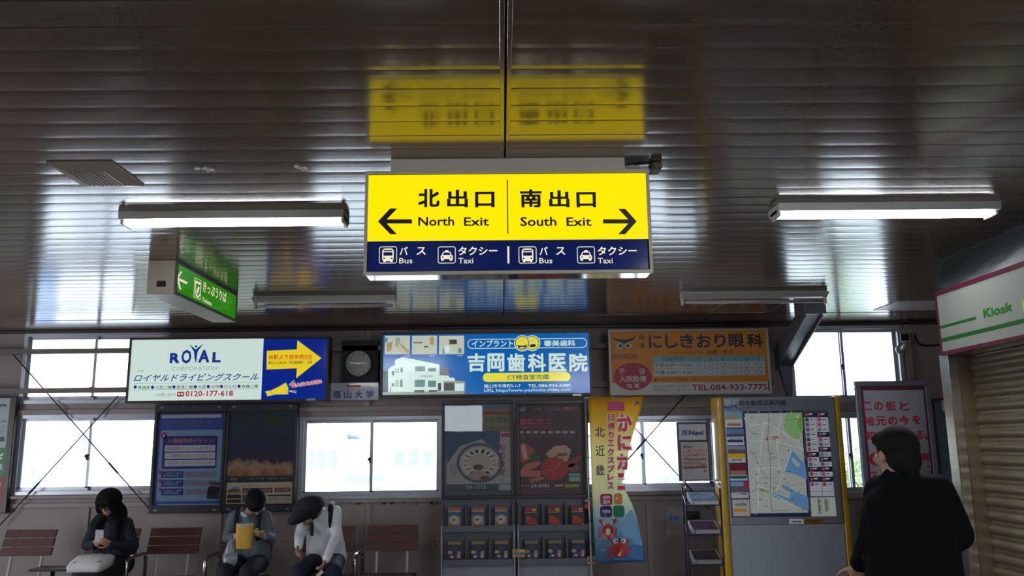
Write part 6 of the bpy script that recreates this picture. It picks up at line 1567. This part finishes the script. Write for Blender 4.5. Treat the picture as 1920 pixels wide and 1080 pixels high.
# ---- seated figures
def seated(label, px, head, facing, tilt, joints, YC, cols, sc=.96):
    """joints: dict of (px, py, depth offset) ; YC the depth of the torso"""
    J = {k: PY(a, b, YC+c_) for k, (a, b, c_) in joints.items()}
    e = empty('person', (PY(px, 1050, YC).x, YC, 0), label, 'person')
    h = PY(*head, YC+joints['head_dy'][2]) if False else J['head']
    hp, ho, hM = head_parts(h, facing, tilt, sc)
    pel = Vector((J['pel'].x, 7.97, .59)); nk, ch = J['neck'], J['chest']
    body = hp+[('c', h+(nk-h)*.45, .05, nk, .052), ('c', nk, .05, ch, .06), ('c', ch, .075, pel, .09), ('c', J['shL'], .045, J['elL'], .036), ('c', J['elL'], .035, J['wrL'], .024), ('c', J['shR'], .045, J['elR'], .036), ('c', J['elR'], .035, J['wrR'], .024), ('c', J['shL'], .045, J['shR'], .045)]
    kn = []
    for s_ in (-1, 1):
        hip = pel+Vector((s_*.085, -.02, -.0)); k_ = Vector((pel.x+s_*cols.get('knee', .1), 7.52, .555)); a_ = Vector((pel.x+s_*.11, 7.48, .09)); kn.append((hip, k_, a_))
        body += [('c', hip, .075, k_, .052), ('c', k_, .05, a_, .034)]
    body += hand_parts(J['wrL'], J['hdL']-J['wrL'], cols.get('nL', (1, 0, -.2)), -1, .7, .9)+hand_parts(J['wrR'], J['hdR']-J['wrR'], cols.get('nR', (-1, 0, -.2)), 1, .7, .9)
    fuse('body', body, .0085, M_SKIN, e, 3)
    face_bits(e, ho, sc)
    t = [('c', nk+Vector((0, 0, -.02)), .07, ch, .10), ('c', J['shL'], .056, J['shR'], .056), ('c', J['shL'], .06, J['elL'], .05), ('c', J['elL'], .05, J['wrL'], .036), ('c', J['shR'], .06, J['elR'], .05), ('c', J['elR'], .05, J['wrR'], .036)]
    for a_ in (-.07, 0, .07): t += [('c', ch+Vector((a_, 0, 0)), .09, pel+Vector((a_*1.15, .0, .02)), .105), ('c', nk+(J['shL']-nk)*(.5 if a_ < 0 else 0)+(J['shR']-nk)*(.5 if a_ > 0 else 0)+Vector((0, 0, -.03)), .06, ch+Vector((a_, 0, 0)), .09)]
    fuse(cols['topname'], t, .0095, cols['top'], e, 5, .005)
    tr = [('c', pel+Vector((-.06, 0, -.01)), .105, pel+Vector((.06, 0, -.01)), .105)]
    for hip, k_, a_ in kn: tr += [('c', hip, .09, k_, .072), ('c', k_, .07, a_+Vector((0, 0, .02)), .058)]
    if cols.get('skirt'): tr += [('c', kn[0][0], .11, kn[1][1]+Vector((-.08, .02, 0)), .085), ('c', kn[1][0], .11, kn[0][1]+Vector((.08, .02, 0)), .085)]
    fuse(cols.get('botname', 'trousers'), tr, .01, cols['bottom'], e, 5, .003)
    for hip, k_, a_ in kn: fuse('shoe', [('c', a_+Vector((0, .02, -.045)), .04, a_+Vector((0, -.16, -.055)), .033)], .008, mat('shoe_black', (20, 18, 18), .35), e, 3)
    return e, J, ho, hM, pel
# woman with long hair
M_COAT = mat('navy_coat', (26, 27, 42), .8, var=.2)
wj = dict(head=(204, 943, -.12), neck=(209, 972, -.02), chest=(210, 1000, .0), pel=(212, 1060, .1), shL=(183, 982, 0), shR=(237, 982, 0), elL=(163, 1022, -.06), elR=(250, 1024, -.06), wrL=(176, 1020, -.26), wrR=(208, 1021, -.28), hdL=(186, 1015, -.34), hdR=(196, 1016, -.34), head_dy=(0, 0, 0))
e, J, ho, hM, pel = seated('woman with long dark hair in a dark coat looking down at her phone', 210, (204, 943), (-.08, -1, -.55), (0, 0, 1), wj, 7.86, dict(topname='coat', top=M_COAT, bottom=mat('dark_skirt', (24, 24, 34), .8), botname='skirt', skirt=True, knee=.07, nL=(.8, 0, .5), nR=(-.8, 0, .5)), .93)
hr = [('e', ho(0, -.02, .03), .108, .115, .100, hM), ('e', J['neck']+Vector((0, .05, .02)), .12, .06, .14)]
for s_ in (-1, 1):
    c0_ = ho(s_*.078, .0, .01); c1_ = Vector((J['neck'].x-.01+s_*.092, J['neck'].y-.05, J['neck'].z-.03)); c2_ = Vector((J['neck'].x+s_*.085, J['chest'].y-.11, J['chest'].z-.09))
    hr += [('c', c0_, .046, c1_, .052), ('c', c1_, .052, c2_, .032), ('c', ho(s_*.05, .07, .06), .03, ho(s_*.074, .066, -.04), .024)]
hr += [('c', ho(-.05, .078, .06), .026, ho(.05, .078, .06), .026), ('c', ho(-.045, .09, .034), .012, ho(.045, .09, .036), .012)]
fuse('hair', hr, .007, M_HAIR, e, 4, .004)
p = (J['hdL']+J['hdR'])/2+Vector((-.02, -.01, .04))
ph = empty('smartphone', p, 'slim pale phone in the hands of the woman with long hair', 'phone')
bm = B((p.x-.036, p.x+.036, p.y-.004, p.y+.004, p.z-.045, p.z+.06)); bev(bm, .004, 2); obj('case', bm, ink((176, 170, 176)), ph)
obj('screen', B((p.x-.031, p.x+.031, p.y+.0041, p.y+.0048, p.z-.038, p.z+.052)), mat('phone_screen', (20, 22, 28), .1), ph)
# white bag on her lap
cb = PY(174, 1040, 7.5)
bg = empty('cloth_bag', (cb.x, 7.52, .6), 'white printed cloth bag lying on the lap of the long haired woman', 'bag')
bm = bmesh.new(); rows = []
for i in range(13):
    u = i/12; row = []
    for j in range(7):
        v = j/6
        x = cb.x-.14+.28*u+(.02*(v-.5)); y = 7.36+.24*v
        z = .645+.055*math.sin(PI*v)**.6*(.55+.45*math.sin(PI*u)**.5)+.012*noise.noise(Vector((u*6, v*4, 1)))+.06*v-.01
        row.append(bm.verts.new((x, y, z)))
    rows.append(row)
for a_, b_ in zip(rows, rows[1:]):
    for j in range(6): bm.faces.new((a_[j], b_[j], b_[j+1], a_[j+1]))
r = bmesh.ops.extrude_face_region(bm, geom=bm.faces[:]); vv = [v for v in r['geom'] if isinstance(v, bmesh.types.BMVert)]
for v in vv: v.co.z = .595+max(0, (v.co.y-7.45))*.18; v.co.x = cb.x+(v.co.x-cb.x)*.92
obj('bag_body', bm, mat('white_cotton', (205, 200, 200), .8, var=.06), bg, True)
bm = bmesh.new()
for k in range(5):
    x = cb.x-.11+.05*k; prism(bm, [Vector((x, 7.39+.02*(k % 2), .668)), Vector((x+.02, 7.40, .672)), Vector((x+.035, 7.41+.02*(k % 2), .674)), Vector((x+.012, 7.412, .676))], (0, 0, .004))
o = obj('printed_marks', bm, ink((70, 60, 60)), bg); o['kind'] = 'stuff'

# boy with yellow bag
M_SWEAT = mat('grey_sweater', (92, 98, 108), .85, var=.12, scale=20)
bj = dict(head=(481, 942, -.16), neck=(469, 962, -.04), chest=(468, 990, .0), pel=(470, 1060, .1), shL=(441, 968, 0), shR=(497, 968, 0), elL=(427, 1008, -.04), elR=(508, 1010, -.04), wrL=(436, 1007, -.25), wrR=(499, 1005, -.26), hdL=(446, 1004, -.29), hdR=(488, 1002, -.30), head_dy=(0, 0, 0))
e, J, ho, hM, pel = seated('boy in a grey sweater with backpack straps, head bowed over a snack', 470, (481, 942), (.2, -.5, -1.1), (0, -.7, 1), bj, 7.86, dict(topname='sweater', top=M_SWEAT, bottom=mat('navy_jeans', (24, 26, 38), .8), nL=(1, 0, .2), nR=(-.6, 0, .8)), .92)
hr = [('e', ho(0, -.01, .038), .092, .108, .088, hM), ('e', ho(0, -.06, -.02), .08, .06, .075, hM), ('e', ho(0, .055, .06), .076, .05, .045, hM)]
fuse('hair', hr, .007, M_HAIR, e, 3, .005)
fuse('collar', [('c', J['neck']+Vector((-.06, -.03, .0)), .018, J['neck']+Vector((-.01, -.085, -.02)), .018), ('c', J['neck']+Vector((-.06, -.03, .0)), .018, J['neck']+Vector((-.03, .04, .01)), .018)], .006, mat('white_collar', (170, 172, 180), .7), e, 2)
M_STRAP = mat('black_strap', (16, 16, 24), .7)
for s_, a_ in ((-1, 'shL'), (1, 'shR')):
    q = J[a_]+Vector((-s_*.035, 0, 0)); bm = bmesh.new()
    tube(bm, [q+Vector((0, .09, .01)), q+Vector((0, .04, .062)), q+Vector((0, -.03, .056)), q+Vector((0, -.085, -.02)), q+Vector((0, -.11, -.11)), q+Vector((s_*.01, -.11, -.2))], [.02, .024, .024, .024, .022, .016], 8); obj('backpack_strap', bm, M_STRAP, e, True)
bp = J['chest']+Vector((0, .18, -.05)); 
o = fuse('backpack', [('e', bp, .14, .07, .19)], .012, M_STRAP, None, 2); tag(o, 'black backpack worn by the boy in the grey sweater', 'backpack')
c = PY(458, 1005, 7.55)
yb_ = empty('paper_bag', (c.x, c.y, c.z-.1), 'crumpled yellow snack bag held up by the boy in the grey sweater', 'bag')
bm = bmesh.new(); n = 28; rows = []
for j in range(9):
    v = j/8; row = []
    for k in range(n):
        t = 2*PI*k/n; rx, ry = .066+.008*v, .03+.006*math.sin(PI*v)
        x = math.copysign(abs(math.cos(t))**.6, math.cos(t))*rx; y = math.copysign(abs(math.sin(t))**.7, math.sin(t))*ry
        z = -.105+.19*v+(.012*math.sin(t*7+1) if j == 8 else 0)
        row.append(bm.verts.new((c.x+x+.004*noise.noise(Vector((t, v*5, 0))), c.y+y, c.z+z)))
    rows.append(row)
for a_, b_ in zip(rows, rows[1:]):
    for k in range(n): bm.faces.new((a_[k], a_[(k+1) % n], b_[(k+1) % n], b_[k]))
bm.faces.new(rows[0][::-1]); bm.faces.new(rows[-1])
obj('bag_body', bm, mat('yellow_paper', (190, 146, 44), .6, var=.12), yb_)
bm = bmesh.new()
for k in range(14):
    t = 2*PI*k/14; p = Vector((c.x+.06*math.cos(t), c.y+.028*math.sin(t), c.z+.085)); tube(bm, [p, p+Vector((.008*math.cos(t*3), -.006, .022))], [.012, .003], 5)
obj('crumpled_rim', bm, mat('white_rim', (196, 186, 170), .6), yb_)
p = J['hdR']+Vector((-.01, -.03, .03))
ph = empty('smartphone', p, 'yellow-green phone held by the boy in the grey sweater', 'phone')
bm = B((p.x-.05, p.x+.05, p.y-.03, p.y+.03, p.z-.006, p.z+.006)); bev(bm, .004, 2); obj('case', bm, ink((150, 150, 50)), ph)
obj('screen', B((p.x-.044, p.x+.044, p.y-.026, p.y+.026, p.z+.0061, p.z+.0068)), mat('phone_screen', (20, 22, 28), .1), ph)
c = PY(432, 1035, 7.6)
o = fuse('plastic_bag', [('c', c+Vector((.02, 0, .14)), .016, c+Vector((0, 0, .0)), .05), ('e', c+Vector((0, 0, -.05)), .068, .04, .09)], .008, mat('cloudy_plastic', (160, 160, 172), .25, var=.2, scale=14, trans=.35), None, 2, .012); tag(o, 'thin cloudy plastic carrier bag hanging from the wrist of the boy', 'bag')

# person in hat and white shirt, bent forward
M_SHIRT = mat('white_shirt', (222, 222, 226), .7, var=.05)
hj = dict(head=(577, 962, -.30), neck=(600, 962, -.16), chest=(606, 985, -.02), pel=(612, 1060, .1), shL=(574, 968, -.14), shR=(628, 960, -.08), elL=(562, 1003, -.16), elR=(630, 1006, -.12), wrL=(560, 1024, -.30), wrR=(612, 1048, -.34), hdL=(556, 1036, -.36), hdR=(605, 1062, -.38), head_dy=(0, 0, 0))
e, J, ho, hM, pel = seated('person in a big dark hat and white shirt bent forward over their lap', 600, (577, 962), (-.35, -.7, -1.1), (-.1, -.7, 1), hj, 7.86, dict(topname='shirt', top=M_SHIRT, bottom=mat('navy_trousers', (24, 26, 44), .8), knee=.15, nL=(1, 0, 0), nR=(-1, 0, 0)), .92)
fuse('hair', [('e', ho(0, -.03, -.01), .084, .09, .085, hM)], .008, M_HAIR, e, 3, .004)
M_HAT = mat('dark_felt', (24, 24, 32), .85, var=.15)
hh = [('e', PY(577, 952, 7.50), .145, .13, .098, Matrix.Rotation(-.45, 3, 'Y')), ('e', PY(563, 968, 7.46), .115, .12, .055, Matrix.Rotation(-.5, 3, 'Y')), ('e', PY(590, 943, 7.52), .09, .09, .07)]
o = fuse('felt_hat', hh, .008, M_HAT, e, 4, .003)
q = J['shR']+Vector((-.03, 0, 0)); bm = bmesh.new()
tube(bm, [q+Vector((0, .09, .0)), q+Vector((0, .03, .068)), q+Vector((.0, -.05, .05)), q+Vector((.005, -.08, -.03)), q+Vector((.005, -.085, -.13))], [.02, .026, .026, .022, .008], 8); obj('backpack_strap', bm, M_STRAP, e, True)
q = J['neck']+Vector((-.05, -.12, -.06)); bm = bmesh.new(); tube(bm, [q+Vector((0, 0, .04)), q, q+Vector((.01, -.02, -.05)), q+Vector((.015, -.02, -.12))], [.012, .016, .02, .014], 8); obj('neck_ribbon', bm, M_STRAP, e, True)
p = J['hdR']+Vector((-.03, -.05, -.06))
bm = bmesh.new(); prism(bm, [p+Vector((-.07, 0, -.06)), p+Vector((-.05, 0, -.075)), p+Vector((.05, 0, .02)), p+Vector((.03, 0, .04))], (0, .012, 0)); o = obj('paper_slip', bevel_ := bm, ink((176, 180, 190))); tag(o, 'folded white paper in the lower hand of the person in the hat', 'paper')

bpy.data.scenes.remove(FS)
